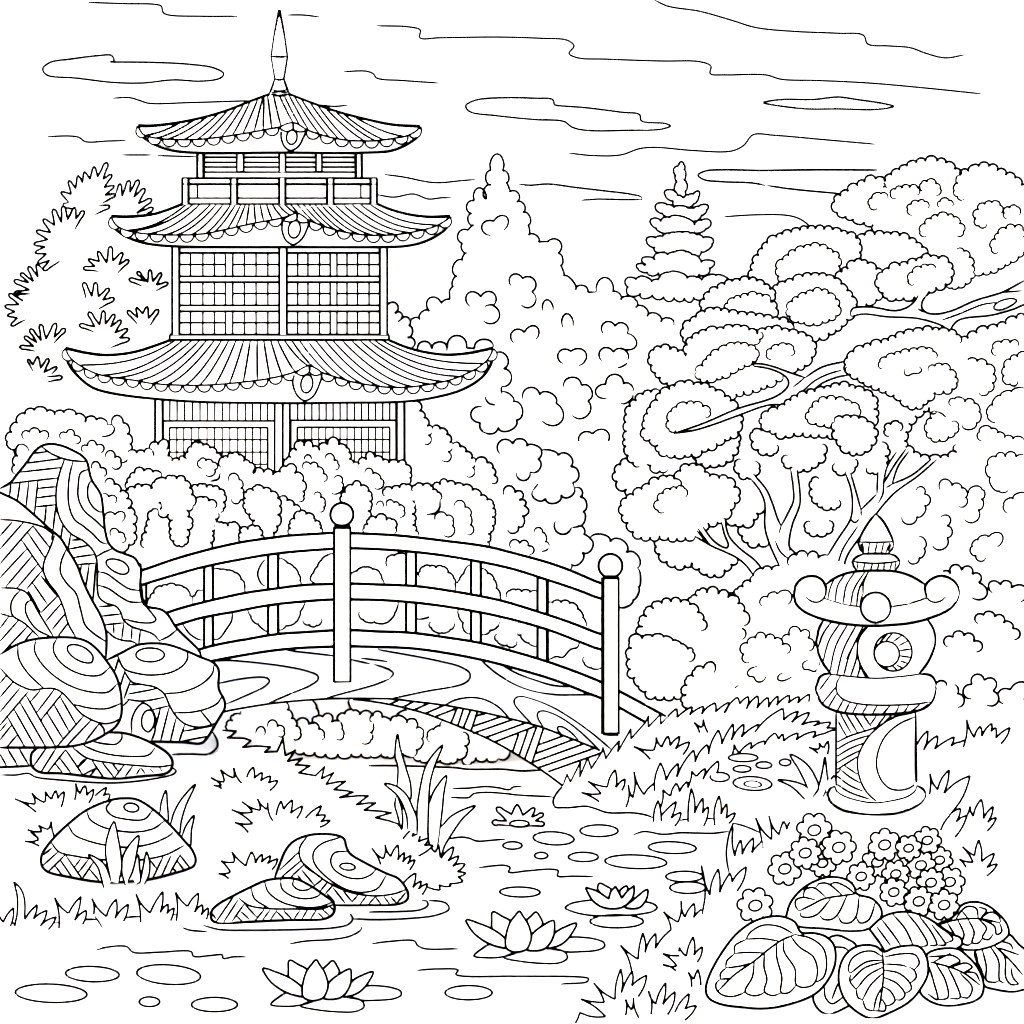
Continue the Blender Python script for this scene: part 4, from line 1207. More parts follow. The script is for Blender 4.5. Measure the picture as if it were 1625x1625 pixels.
# bushes under the arch of the bridge
UG = 'bushes on the far bank under the bridge'
def ub(label, Y, strokes, inner=(), **k):
    return bush(label, Y, strokes, inner, base=False, T=.1, group=UG, w=2.6, **k)
ub('leafy bush beside the boulder, leftmost under the arch', 21.95, [cs(L('590,1335 568,1300,.4 605,1275,.35 610,1238,.4 655,1235,.2')), L('655,1235 655,1203'), ('n', L('655,1160 950,1120')), cs(L('950,1160 960,1205,.3 985,1260,.3 1015,1310,.3 1042,1350,.25 998,1392,.4')), ('n', L('1000,1480 900,1470 700,1420'))],
   [cs(L('755,1358 812,1370,.9')), cs(L('832,1315 895,1312,.7 937,1340,.4 897,1370,.5'))])
ub('knobbly bush in the middle of the arch', 22.08, [cs(L('1015,1310 1100,1297,.55 1130,1290,.1 1145,1248,.4 1185,1250,.2 1245,1282,.6 1287,1275,.1 1330,1230,.4 1385,1210,.3 1425,1235,.3 1497,1280,.6'))
   , ('n', L('1600,1280 1625,1500')), cs(L('1625,1500 1560,1488,.3 1500,1500,.3 1435,1490,.3 1370,1490,.3 1285,1490,.35 1205,1490,.35 1135,1480,.35 1065,1480,.3 1010,1472,.3'))],
   [cs(L('1100,1297 1160,1330,.4 1195,1370,.3 1180,1397,.3')), cs(L('1287,1275 1310,1330,.2 1320,1370,.2 1275,1388,.4'))])
ub('bush hanging behind the others under the crown of the arch', 22.3, [('n', L('1090,1120')), cs(L('1120,1150 1145,1195,.2 1155,1245,.2'))[::-1], ('n', L('1155,1400 1420,1400')), cs(L('1385,1205 1360,1140,.2')), ('n', L('1360,1100'))])
ub('broad scalloped bush right of the middle of the arch', 21.88, [cs(L('1497,1280 1510,1240,.3 1570,1245,.5') + M('25,1172 80,1195,.2 85,1180,.1 120,1165,.2 185,1205,.25 250,1205,.4 245,1242,.2 290,1280,.4 280,1310,.2 280,1355,.25 245,1380,.2 230,1420,.3')), cs(M('230,1425 160,1405,.15 105,1418,.1 60,1425,.3 20,1400,.3')), cs(M('20,1400 -45,1420,.3'))],
   [cs(L('1497,1280 1515,1310,.2 1495,1350,.2 1495,1400,.3 1440,1415,.3'))])
ub('bush with a curled mark beside the hatched arch side', 21.93, [cs(M('120,1165 185,1130,.2')), ('n', M('420,1130')), cs(M('545,1270 580,1310,.3 558,1355,.35 570,1400,.25 545,1435,.2 510,1440,.2 470,1465,.3 400,1450,.2 340,1435,.3 270,1450,.3 230,1425,.3')), ('n', M('230,1300'))],
   [cs(M('335,1328 320,1290,.3 360,1250,.3 400,1228,.2 412,1200,.2'))])
ub('low bush squeezed into the right foot of the arch', 21.97, [('n', M('545,1200 850,1330')), sm(M('850,1390 845,1420 815,1445 770,1440')), cs(M('770,1440 700,1440,.3 630,1435,.3 605,1462,.2 545,1435,.5'))])
# ================================================================== TREES
def tree(name, label, cat='tree', group='trees around the garden'):
    return thing(name, label, cat, group)


def part(name, parent, Y, strokes, inner=(), base=False, T=.25, w=2.8, wi=2.6, closed=False, back=1.3, ratio=.8):
    mb = MB()
    puffs(mb, Y, strokes, inner, base=base, T=T, w=w, wi=wi, closed=closed, back=back, ratio=ratio)
    return mb.build(name, parent)


def trunk_down(parent, x, y0, w0, Y, w1=None, gz=.1):
    """hidden lower trunk that carries a crown down to the ground"""
    mb = MB()
    b = basepy(Y, gz)
    w1 = w1 or w0 * 1.4
    N = 12
    vs = []
    for y, w in ((y0, w0), ((y0 + b) / 2, (w0 + w1) / 2 * .9), (b + 2, w1)):
        c = P(x, y, Y)
        for k in range(N):
            a = 2 * math.pi * k / N
            vs.append(c + Vector((math.cos(a), math.sin(a), 0)) * (w / 2 * Y / F))
    mb.add(vs, [(i * N + k, i * N + (k + 1) % N, (i + 1) * N + (k + 1) % N, (i + 1) * N + k) for i in range(2) for k in range(N)])
    return mb.build('trunk', parent)


# spiky pine left of the pagoda
t = tree('pine_tree', 'pine with spiky finger like needle tufts left of the pagoda')
PYL = 52
a5 = fg(A('168,1125 72,1165 112,1115 48,1100 98,1075 32,1040 122,1030 58,962 148,1005 100,965 192,960'))
a4 = fg(A('195,960 92,957 190,935 92,875 185,888 133,828 215,880 185,785 245,850 237,770 280,805'))
a3 = fg(A('385,750 280,808 320,745 245,762 300,702 228,695 290,657 220,640 308,610 235,555 327,565 280,480 352,518 345,415 397,500 408,395 437,480 482,405 490,475 540,425 482,545'))
a1 = fg(A('445,372 395,305 460,318 445,232 488,280 505,200 532,242 545,175 580,220 608,142 630,205 690,115 665,222 720,192 672,274 735,265 680,322 745,320 660,375'))
a2 = fg(A('745,320 775,252 788,330 833,230 838,305 893,227 865,335 933,282 893,378 977,350 885,437 988,408 925,460'))
hull = A('168,1125 112,1115 98,1075 60,1045 122,1030 148,1005 190,935 185,888 215,880 245,850 300,790 320,745 300,702 290,657 308,610 327,565 352,518 397,500 437,400 445,372 460,318 488,280 532,242 580,220 630,205 665,222 672,274 745,320 788,330 838,305 865,335 893,378 930,440 1080,420 1140,600 1150,1100 1100,1300 800,1400 400,1560 300,1540 200,1450 130,1300')
b = [fg(A(t_)) for t_ in ('638,815 537,795 612,782 570,738 640,752 632,687 688,760 713,655 728,748 790,695 767,772 830,742 758,826',
     '915,910 832,865 935,878 885,818 952,885 967,805 985,880 1040,825 1010,902 1083,890 1003,942', '555,992 540,888 592,975 617,887 635,978 703,925 663,1000 737,990 635,1058',
     '885,1155 822,1070 888,1112 880,1050 920,1088 948,1043 957,1118 1020,1062 968,1165',
     '605,1205 512,1160 610,1172 572,1078 642,1160 668,1070 680,1155 738,1092 715,1172 780,1130 742,1210 823,1187 772,1245 835,1250 715,1307',
     '228,1330 127,1302 215,1297 157,1235 237,1272 195,1187 265,1260 262,1157 297,1250 360,1150 350,1240 420,1185 345,1280',
     '213,1460 180,1383 213,1417 243,1365 262,1438 313,1378 285,1465 367,1433 332,1478', '303,1495 402,1498 302,1530', '635,390 708,395 612,450')]
part('crown', t, PYL, [('n', hull)], [a1, a2, a3, a4, a5] + b + [sm(A('405,385 415,400 440,408 470,408')), A('445,372 410,378 405,395')], T=.5, wi=2.7)
trunk_down(t, 165, 560, 22, PYL)

# big rounded conifer right of the pagoda
t = tree('conifer', 'big leafy conifer tapering to a rounded tip, right of the pagoda')
rt = cs(D('1408,948 1515,948,.87 1565,998,.3') + Z(960, 230, 4.0625)('195,1000,.25 198,1048,.3 272,1105,.4 362,1140,.4 447,1160,.4 528,1157,.35'))
out1 = cs(D('205,1168 270,1125,.4 330,1072,.35 410,1022,.75 462,998,.2 460,945,.0 485,912,.1 508,848,.25 545,742,.4 570,697,.2 545,637,.3 582,550,.55 615,518,.1 603,442,.4 620,360,.5 698,350,1.0 727,258,.35 725,165,.35 805,168,1.35 825,245,.35 848,303,.1 895,368,.5 935,435,.4 965,520,.35 970,582,.15 1035,628,.35 1092,625,.05 1160,700,.6 1175,778,.3 1198,845,.1 1272,933,.2 1352,950,.45 1408,948,.0'))
D_c = ['725,585 745,490,.7 810,550,.85', '860,912 932,860,.65 990,948,.55 920,1030,.6', '592,1042 662,978,.75 745,1035,.65', '688,1045 742,1035,.15 678,1135,.65', '1065,1078 1128,1070,1.2', '1190,1175 1257,1168,1.25',
       '875,1277 943,1208,.6 1015,1257,.85', '1450,1215 1528,1168,.6 1605,1215,.5']
E_c = ['772,380 880,350,.55 985,405,.35 893,518,.7', '1033,302 1148,290,.5 1190,390,.45 1088,482,.5', '1315,372 1305,283,.8 1420,282,.55 1478,330,.35', '1478,348 1403,404,.25', '1163,692 1220,602,.6 1290,685,.75', '1030,152 1080,70,.65 1130,165,.75', '1280,135 1355,75,.65 1445,130,.45', '1442,142 1380,173,.15',
       '632,300 632,340,0']
inner = [cs(D(s)) for s in D_c] + [cs(E(s)) for s in E_c] + [cs(Z(960, 230, 4.0625)('138,1213 100,1305,.9'))]
inner += [sm(E('632,338 630,380 610,408 580,415 550,405 532,380 530,365')), cs(E('632,338 712,395,.25 730,515,.4 612,565,.35 495,532,.45 508,430,.65'))]
right_edge = cs(D('750,1345 812,1443,.5 795,1557,.5')) 
part('crown', t, 55, [out1, rt, ('n', Z(960, 230, 4.0625)('528,1300 300,2600')), ('n', E('900,1300 520,1300 500,700')), ('n', D('700,1700 100,1600'))], inner + [right_edge], T=1.0, wi=2.8)
trunk_down(t, 800, 780, 40, 55)
# smaller bushes behind the pagoda
bush('bush peeping between pagoda wall and the big conifer', 51.5, [cs(D('40,1030 65,1025 110,1085,.6 152,1118,.5 200,1165,.5 193,1242,.35 215,1308,.5')), ('n', D('215,1400 0,1400'))], [cs(D('152,1118 125,1138,.15'))], base=False, group='bushes behind the pagoda')
bush('bush of round lobes seen above the right end of the lowest roof', 51, [cs(D('255,1330 347,1312,.6 445,1305,.4 572,1308,.62 620,1312,.0 745,1305,.45')), ('n', D('745,1450 260,1450'))], [D('445,1300 443,1335')], base=False, group='bushes behind the pagoda')

# tiered spruce
GZ = Z(960, 230, 4.0625)
t = tree('spruce_tree', 'slim spruce built of stacked branch tiers under a thin top')
tiers = ['505,345 515,300 525,245 508,225 510,160 508,125 492,108 478,125 470,138 447,150 455,195 465,238 452,262 455,300 468,325 490,320',
         '468,328 450,302 385,300 390,325 440,360 447,395 465,398 485,408 515,403 535,402 570,380 602,335 605,298 570,318 540,322 507,345',
         '445,405 400,388 330,385 325,405 370,440 415,465 440,463 475,477 500,468 527,488 580,490 620,455 655,420 665,392 605,398 570,412 535,412',
         '415,470 365,480 360,493 310,475 292,487 330,535 415,567 455,563 478,573 500,560 520,570 575,562 650,540 683,510 675,487 625,487 590,495 577,520',
         '415,572 370,592 325,600 268,605 270,625 320,660 318,680 380,688 405,708 450,688 485,710 518,685 560,708 600,720 620,688 690,640 698,612 635,600 590,580 550,570 500,566 455,568',
         '405,708 320,712 320,740 238,735 262,775 203,775 215,800 272,820 295,842 345,825 355,850 415,822 455,862 485,855 530,862 545,845 590,855 605,835 670,825 672,795 707,760 620,757 610,735 560,710 520,690 450,695',
         '355,850 345,870 300,882 220,852 200,868 140,862 130,885 150,915 140,940 150,965 228,958 235,985 305,967 345,997 378,980 415,1010 445,985 490,1010 512,988 550,1015 570,982 630,998 680,960 790,890 800,880 715,842 625,872 590,855 530,860 415,825']
for k, s in enumerate(tiers):
    pth = clean(cs(GZ(s)[::-1], .2, closed=True), .5)
    part('branch_tier', t, 53 - k * .28, [pth[::-1]] if False else [pth], T=.25, closed=True, w=2.6)
trunk_down(t, 960 + 480 / 4.0625, 480, 14, 53.6)

# ------------------------------------------------ spreading cloud pruned pine
H = Z(1300, 230, 4.0615)
t = tree('cloud_pruned_pine', 'spreading pine with many scalloped cloud pads on long bare branches, upper right')


def pad(Y, outline, inner=(), step=12, closed=False, T=.14, extra=(), b=.3):
    pre = [('n', e) for e in extra]
    ins = []
    for i in inner:
        if isinstance(i, tuple): ins.append((sc(i[0], 11.5, b, closed=True), False))
        else: ins.append(sc(i, 11.5, b))
    return part('crown', t, Y, [sc(outline, step, b, closed)] + pre, ins, T=T)


pad(31.5, H('380,565 345,515 290,500 210,475 150,450 110,430 90,400 115,345 160,315 220,280 290,240 370,220 410,245 450,205 510,165 580,130 650,108 720,105 800,110 870,155 912,195 960,170 1010,145 1065,130 1130,155 1190,190 1250,205 1290,250 1400,330'),
    [H(s) for s in ('375,405 320,385 350,335 400,315 440,345', '495,343 455,310 510,280 560,280 630,270 625,325', '670,297 655,250 720,240 778,275 748,322', '605,450 568,405 630,370 690,370 697,410', '775,402 765,365 810,362 855,360 855,398',
     '693,585 650,560 690,505 750,465 815,455 870,470 910,520 930,555 885,582', '1080,505 1030,522 1010,460 1040,400 1110,372 1165,390 1163,440', '1212,477 1190,425 1230,405 1275,400 1283,452', '1155,688 1112,670 1135,610 1165,560 1230,535 1310,540 1305,595',
     '935,343 868,318 890,255 912,195', '885,680 940,690 975,750 992,820', '410,245 412,270 433,282')] + [H('1400,640 1320,690 1250,740 1150,795 1080,820 1000,828'), H('992,820 975,860 920,905 860,920 830,918 818,893')],
    extra=[H('1400,640 1320,690 1250,740 1150,795 1080,820 1000,828 970,865 920,905 860,920 820,893 600,800')], step=14)
pad(30.7, H('245,602 300,580 350,580 420,575 480,580 560,600 620,630 660,660 690,715'), extra=[H('690,760 500,830 250,760')])
pad(30.3, GZ('945,860 950,800 965,750 1000,700 1030,650 1080,610 1150,575 1220,560 1310,540 1400,545 1480,550 1560,575 1600,600') + H('245,605 260,660 245,735 180,800 110,840'),
    [GZ('1145,885 1120,840 1110,800 1130,760 1190,710 1240,680 1315,655 1390,655 1460,690 1500,715 1505,760 1500,800 1480,830')], extra=[GZ('1490,920 1200,950 1100,920')])
pad(30.0, H('110,860 150,815 200,790 245,738 300,760 350,795 405,822'), extra=[H('405,822 420,900 400,960')], inner=[H('400,960 360,1000 310,1020 250,1045')])
pad(29.6, H('410,825 460,795 540,775 610,755 690,720 770,735 840,765 855,810 840,870 815,895 750,920 700,950 620,980 550,985 490,990 430,985 415,955 380,940 390,900 370,875'),
    [H('612,898 575,875 600,825 650,795 715,780 750,810')], closed=True)
pad(29.3, GZ('1085,945 1110,905 1145,890 1190,885 1240,860 1330,840 1420,845 1490,870 1540,920 1590,980 1620,1045 1590,1100 1550,1130 1510,1180 1440,1215 1380,1245 1335,1252'),
    [(GZ('1180,1060 1210,1010 1260,980 1330,950 1395,940 1450,970 1495,1010 1500,1060 1480,1110 1420,1130 1360,1150 1300,1145 1220,1130 1185,1090'),)], extra=[GZ('1200,1200 1100,1110 1060,1005')])
pad(29.0, GZ('660,1075 620,1045 640,1000 680,945 720,930 800,885 870,875 950,870 1030,905 1075,945 1095,975 1065,1005 1100,1050 1095,1110'),
    [GZ('785,1070 780,1040 820,995 890,985 955,962 1020,980 1065,1000')], extra=[GZ('1095,1150 700,1120')])
pad(28.7, GZ('540,1275 505,1240 505,1190 530,1155 580,1115 630,1085 690,1060 770,1075 880,1095 960,1100 1050,1115 1130,1130 1190,1150 1210,1195'), extra=[GZ('1190,1260 600,1300')])
pad(28.4, GZ('530,1345 522,1310 560,1250 620,1210 700,1190 780,1185 860,1170 930,1195 975,1222 1000,1205 1070,1185 1140,1195 1210,1210 1300,1235 1335,1265 1352,1310 1335,1360 1300,1400 1280,1425 1240,1440 1190,1462'),
    [(GZ('590,1465 640,1420 660,1380 720,1335 790,1295 870,1285 940,1305 985,1330 975,1380 920,1405 850,1445 780,1480 700,1510 625,1515'),), GZ('1075,1380 1040,1355 1070,1320 1140,1290 1195,1295 1215,1320 1195,1355'),
     GZ('1145,1490 1050,1545 960,1580 900,1590 830,1615 790,1630'), GZ('1000,1205 1005,1238 985,1265 962,1282')] , extra=[GZ('1145,1490 1050,1545 960,1580 830,1615 560,1580 540,1400')])
part('crown', t, 28.6, [sc(GZ('500,1535 435,1552 360,1500 320,1460 305,1420 288,1370 310,1330 330,1305 390,1315 450,1325 510,1355'), 12), sm(GZ('515,1365 530,1345 550,1350 563,1385')), ('n', GZ('600,1500'))], T=.1)
pad(27.0, H('195,1475 170,1410 200,1350 290,1305 390,1280 480,1250 540,1220 620,1200 700,1195 780,1195 860,1210 900,1240 905,1278'),
    [H('407,1442 390,1400 440,1370 520,1345 600,1330 670,1315 735,1335 748,1378'), H('640,1425 662,1455 600,1480 550,1480 548,1440')],
    extra=[H('1000,1400 940,1560')]) if False else None
J = Z(1285, 580, 4.0618)
low = sc(J('795,175 750,235 690,268 630,260 570,205 520,180 440,145 340,105 290,65 260,55 240,10'), 12)
inn = [sc(H(s), 11.5) for s in ('407,1442 390,1400 440,1370 520,1345 600,1330 670,1315 735,1335 748,1378',)] + [sm(H('640,1425 660,1450 640,1472 600,1475 570,1488 550,1475 548,1440')), sc(H('705,1457 770,1415 830,1445 870,1490 882,1550 840,1580 745,1592'), 11.5)]
part('crown', t, 27.2, [sc(H('195,1475 170,1410 200,1350 290,1305 390,1280 480,1250 540,1220 620,1200 700,1195 780,1195 860,1210 900,1240 905,1278'), 13), ('n', H('960,1400 920,1590')), low], inn, T=.14)

# bare branches
def limb(Y, strokes, inner=(), T=.06, w=2.8, closed=False, name='branch', parent=None):
    return part(name, parent or t, Y, strokes, inner, T=T, w=w, wi=2.6, closed=closed, back=1.0)
limb(29.15, [sm(H('205,1105 202,1080 215,1055 240,1047 340,1045 490,1068 570,1045 620,1000 640,968')), ('n', H('670,945')), sm(H('700,955 665,1010 662,1050 690,1080 750,1090 850,1070 1000,1005 1150,960 1190,945 1330,870')), ('n', H('1420,900 1420,1000')), sm(H('1400,1000 1320,1030 1250,1060 1100,1100 950,1115 890,1135 840,1195')), sm(H('830,1195 790,1165 640,1120 540,1112 430,1108 290,1090 205,1105'))],
     [sm(H('790,1130 900,1090 1050,1030 1140,1015')), (sm(H('1125,1050 1150,1015 1240,990 1272,1003 1230,1040 1150,1065'), True), True), sm(H('1180,950 1240,946 1310,940')), sm(H('635,1055 660,1070 690,1080'))])
br_up = sm(I('440,440 640,370 850,280 1110,195 1180,130 1178,90 1140,55 1050,20 955,5'))
limb(27.45, [br_up, sm(I('955,5 960,-8 1010,-10 1080,5 1190,45 1290,78')), sm(I('1290,78 1400,10 1560,-30')), ('n', I('1600,0 1590,60')), sm(I('1575,62 1500,75 1400,115 1330,170 1270,205')), ('n', I('1250,210')), sm(I('1160,255 1080,252 1000,270 870,318 600,412 440,440'))],
     [sm(I('1212,140 1290,78')), sm(I('1245,195 1350,100 1440,55 1525,30'))], T=.05)
limb(27.9, [], []) if False else None

# ------------------------------------------------ pine with forked trunk behind the lantern
pine1 = t
t = tree('forked_pine', 'pine with a forked trunk rising behind the stone lantern, tufted pads on its twigs')
limb(25.9, [sm(J('115,1225 180,1120 262,990 275,900 265,800 230,695')), ('n', J('245,680')), sm(J('262,690 300,820 330,930')), J('330,930 430,830'), sm(J('433,828 435,760 440,680')), ('n', J('460,660 500,640 560,555')), sm(J('480,755 540,650 620,538')), ('n', J('630,540')), sm(J('640,552 570,650 530,765')), sm(J('530,765 660,705 785,602')), ('n', J('800,600')), sm(J('820,605 700,710 560,810 490,880 430,955 320,1110 240,1230 210,1345')), ('n', J('200,1600 120,1600'))],
     [sm(J('310,1035 210,1190 180,1300 185,1345')), sm(J('440,890 470,830 478,740 500,650 560,555')), sm(J('262,990 290,1012 320,990')), J('330,930 332,970'), J('530,765 492,788'), sm(J('115,1225 118,1280 165,1278'))], T=.05, name='trunk')
part('crown', t, 26.6, [sc(J('165,455 100,450 40,445 -20,445') + I('1250,430 1160,455 1090,430 1020,395 1005,350 1050,300 1110,285 1165,250 1215,215 1290,185') + J('30,170 80,150 150,140 210,125 280,145 350,165 400,195 432,250 412,290 430,320 405,390'), 12)],
     [sc(J('155,382 80,380 20,365 -15,350 0,310 -10,285 40,260 60,235 120,215 180,225 240,230 290,260 322,285 295,328'), 12)], T=.14)
part('crown', t, 26.3, [sc(J('160,365 200,340 260,335 310,340 370,365 410,400 420,460 390,520 340,560 290,565 220,540 185,495 165,440'), 12, .3, True)], T=.1)
part('crown', t, 26.2, [sc(J('820,298 785,265 750,285 700,310 650,355 625,410 610,470 620,530 650,545 680,575 740,600 800,600 860,595 940,570 945,510'), 13)[::-1], ('n', J('960,400 880,320'))][::1],
     [sc(J('815,297 800,335 760,355 758,430 800,480 870,465 930,440 955,390 915,365')[::-1], 12), sm(J('815,297 850,310 877,333'))], T=.12)
def tuft(s, Y, step=13):
    part('crown', t, Y, [sc(J(s), step)], T=.06)
tuft('290,603 305,630 290,658 260,672 220,690 165,685 147,665 165,632', 26.0)
tuft('460,497 485,505 505,555 485,585 495,630 440,672 400,692 370,658', 26.05)
tuft('513,455 483,425 520,380 575,368 592,390 578,422', 26.4)

# ------------------------------------------------ twin stemmed pine
t = tree('twin_stemmed_pine', 'pine with two smooth stems left of the forked trunk')
limb(26.5, [sm(I('1125,1295 1060,1150 1030,1040 1030,890 1000,810 935,725')), ('n', I('945,710')), sm(I('960,703 1040,800 1080,890 1110,980 1135,1035')), sm(I('1135,1035 1180,950 1215,870 1212,780 1197,670')), ('n', I('1220,660')), sm(I('1238,670 1255,800 1255,900 1210,1020 1190,1110 1190,1170 1235,1222 1225,1265 1195,1285 1190,1325')), I('1190,1325 1155,1332 1138,1298'), ('n', I('1135,1600 1120,1600'))],
     [I('1135,1035 1122,1082'), sm(I('1097,1130 1130,1200 1190,1253')), I('1188,1160 1190,1195')], T=.05, name='trunk')
part('crown', t, 26.55, [sc(I('965,622 995,660 960,698 935,725 860,690 838,645 877,607'), 13)], T=.05)
part('crown', t, 26.55, [sc(I('1395,507 1415,560 1381,620 1300,670 1250,660 1200,655 1150,630 1180,580'), 13)], T=.06)
part('crown', t, 26.7, [sc(I('1105,510 1100,560 1075,572 1000,550 960,500 950,430 1008,428'), 13)], T=.06)
part('crown', t, 26.9, [sc(J('185,868 190,905 150,925 125,908 90,922 65,890 25,885 15,800 5,750 60,733'), 12)], T=.05)
part('crown', t, 26.9, [sc(J('118,1003 147,1040 130,1068 60,1095 30,1075 -20,1080 -30,1050 5,1007'), 13)], T=.05)

# ------------------------------------------------ low crooked pine
t = tree('crooked_pine', 'low pine with a crooked branching trunk, right of the bridge')
limb(27.3, [sm(I('960,1357 910,1290 850,1240 780,1205 700,1170 620,1125 578,1100')), ('n', I('590,1070')), sm(I('630,1040 700,1130 760,1170 785,1175 795,1160 770,1090 750,1008')), ('n', I('760,990')), sm(I('772,990 800,1100 870,1180 960,1250 1015,1312')), ('n', I('1000,1600 960,1600'))],
     [sm(I('592,1065 640,1120 695,1172')), sm(I('605,1058 640,1110 665,1140'))], T=.05, name='trunk')
part('crown', t, 27.6, [sc(I('400,572 340,550 340,510 300,480 245,465 265,420 245,380 270,330 285,280 340,230 350,185 385,175 440,140 500,112 560,125 630,125 690,155 750,190 800,225 850,275 875,320 870,380 845,440 800,465 740,490 680,530 620,550 540,575 470,580'), 12, .3, True)],
     [sc(I('460,412 415,415 415,340 440,280 490,265 545,245 600,250 640,275 678,292 640,327'), 12)], T=.12)
part('crown', t, 28.1, [sc(I('225,645 165,610 140,540 130,480 140,410 135,340 160,270 200,230 260,180 350,168'), 12), ('n', I('420,300 420,600'))], T=.12)
part('crown', t, 28.3, [sc(I('165,845 140,800 90,760 65,720 85,650 165,620'), 15), ('n', I('300,600 400,760'))], [sc(I('328,573 275,585 290,640 350,680 403,668')[::-1], 13)], T=.1)
part('crown', t, 28.2, [sc(I('845,435 862,490 830,565 770,625 690,645 620,630 580,600 585,555'), 12), ('n', I('650,520'))], T=.08)
part('crown', t, 27.4, [sc(I('580,1100 500,1110 440,1115 350,1100 270,1110 210,1100 160,1030 125,975 105,930 120,870 170,845 235,800 300,760 390,720 460,730 490,680 530,650 620,655 650,700 720,730 780,720 815,770 850,810 860,850 820,900 790,960 730,1010 660,1020 600,1060'), 13, .3, True)],
     [sc(I('385,940 338,930 350,860 400,810 470,795 510,790 510,850'), 12), sm(I('440,730 470,732 490,750 490,785'))], T=.12)
part('crown', t, 27.9, [sc(I('850,1245 800,1290 730,1345 640,1340 570,1275 480,1300 410,1270 350,1210 330,1160 350,1110'), 13), ('n', I('600,1080 800,1150'))], T=.1)
part('crown', t, 27.7, [sc(I('1025,905 990,930 960,990 900,1025 840,1025 785,985'), 13), ('n', I('820,850 1000,750'))], T=.08)
part('crown', t, 27.8, [sc(I('1055,1142 980,1150 920,1140 880,1080 890,1030'), 13), ('n', I('1000,1000'))], T=.06)

# ------------------------------------------------ wall of foliage at the right edge
RGp = 'bushes at the right edge of the garden'
K = Z(960, 900, 4.392)
Jc = ['910,262 935,215,.5 1000,235,.3 1060,245,.45 1090,300,.3 1075,370,.3 980,382,.4', '1200,362 1148,320,.3 1180,255,.3 1230,195,.25 1300,170,.25 1381,150,.2', '1110,483 1092,430,.4 1170,410,.4 1210,435 1255,465 1310,475 1381,490',
      '1280,795 1220,808,.3 1165,720,.25 1150,640,.3 1200,590,.35 1260,590,.5 1330,590,.5 1381,580,.2', '1283,950 1252,900,.3 1310,860,.3 1400,835,.3', '840,803 918,775,.7 978,790,.4 1005,850,.35 960,907,.45', '1025,825 1110,800,.4 1105,862,.35 1085,930,.35 997,990,.5',
      '683,805 740,830,.6 740,905,.5 690,975,.3 592,977,.5', '840,980 885,1035,.7 885,1110,.45 790,1160,.5', '697,1107 735,1180,.4 705,1240,.3 632,1248,.5', '1135,1235 1070,1225,.5 1048,1165,.4 1085,1125,.3 1150,1105,.3 1205,1172,.9']
bush('tall leafy thicket at the right frame edge behind the lantern', 33, [sc(H('905,1278 960,1245 1010,1215 1090,1185 1180,1165 1250,1125 1400,1090'), 14)],
     [cs(J(s)) for s in Jc[:10]] + [cs(J(Jc[10]))] + [cs(H('1143,1355 1120,1310,.4 1175,1275,.4 1230,1275,.4 1280,1300,.6')), sc(H('925,1485 905,1430 975,1395 1050,1405 1105,1440 1120,1500 1105,1560 1080,1600 1030,1597'), 14), sc(H('1278,1520 1220,1540 1190,1470 1220,1395 1340,1345'), 14)],
     T=.25, group=RGp)
bush('bush with frilled top right of the lantern cap', 24.6, [cs(J('848,1350 905,1340,.4 980,1318,.6 1048,1345,.55 1090,1400,.55 1045,1497,.75'))], T=.1, group=RGp)
bush('small lobed bush at the frame edge, right of the lantern cap', 24.9, [cs(J('1178,1467 1230,1412,.8 1300,1432,.5 1360,1525,.7'))], T=.1, group=RGp)
bush('lobed bush at the frame edge, right of the round lantern window', 24.3, [cs(N_('1153,443 1185,390,.6 1250,402,.4 1303,437,.5 1355,470,.4 1362,537,.6'))], T=.08, group=RGp)
bush('three lobed bush just right of the light chamber of the lantern', 24.0, [cs(N_('975,580 1005,520,.6 1070,512,.5 1125,545,.5 1140,610,.7'))], T=.08, group=RGp)
bush('low bush hugging the lantern collar on its right', 23.6, [cs(N_('905,805 970,810,.5')), cs(N_('1010,800 1030,852,.3 1032,933,.5'))], T=.06, group=RGp)
bush('swirl shaped low bush, second right of the lantern collar', 23.7, [cs(N_('1115,883 1115,797,.6 1190,772,.6 1240,835,.6 1200,917,.6'))], T=.06, group=RGp)
bush('low two lobed bush at the frame edge level with the lantern collar', 23.8, [cs(N_('1303,915 1340,828,.6 1415,888,.9'))], T=.06, group=RGp)

# bushes between crooked pine and lantern
MG = 'bushes between the bridge and the lantern'
bush('large bush under the pine trunks, behind the lantern', 24.92, [cs(K('835,230 905,195,.2')[:1] + I('840,1478 855,1440,.4 890,1427,.3 940,1395,.45 962,1355,.3')), cs(I('962,1357 1018,1312,.3 1075,1318,.4 1125,1297,.3')), ('n', I('1160,1320')), cs(I('1190,1290 1235,1222,.4 1305,1235,.5')), cs(J('-15,1235 55,1242,.6 115,1227,.2')), ('n', J('250,1300 300,1600'))],
     [cs(I('1015,1553 1050,1493,.5 1110,1472,.35 1175,1545,.7')), cs(K('805,622 768,568,.6 785,490,.5 840,455,.3 905,445,.35 957,507,.7')), cs(K('1010,660 968,607,.5 995,530,.5 1050,495,.35 1120,495,.6 1183,500,.5 1235,540,.4 1268,605,.6')), cs(K('1240,520 1285,475,.4 1365,450,.6 1415,495,.6 1412,585,.5'))]
     + [sm(K(s)) for s in ('1063,690 1010,710 992,740 1005,760 1035,765 1055,795 1085,800 1110,785 1123,760', '873,790 840,805 835,835 860,850 900,843 933,822', '1243,735 1210,755 1205,782 1230,793 1275,780 1305,763', '1418,645 1380,670 1385,710 1420,715 1460,727 1490,700 1493,655')], T=.12, group=MG)
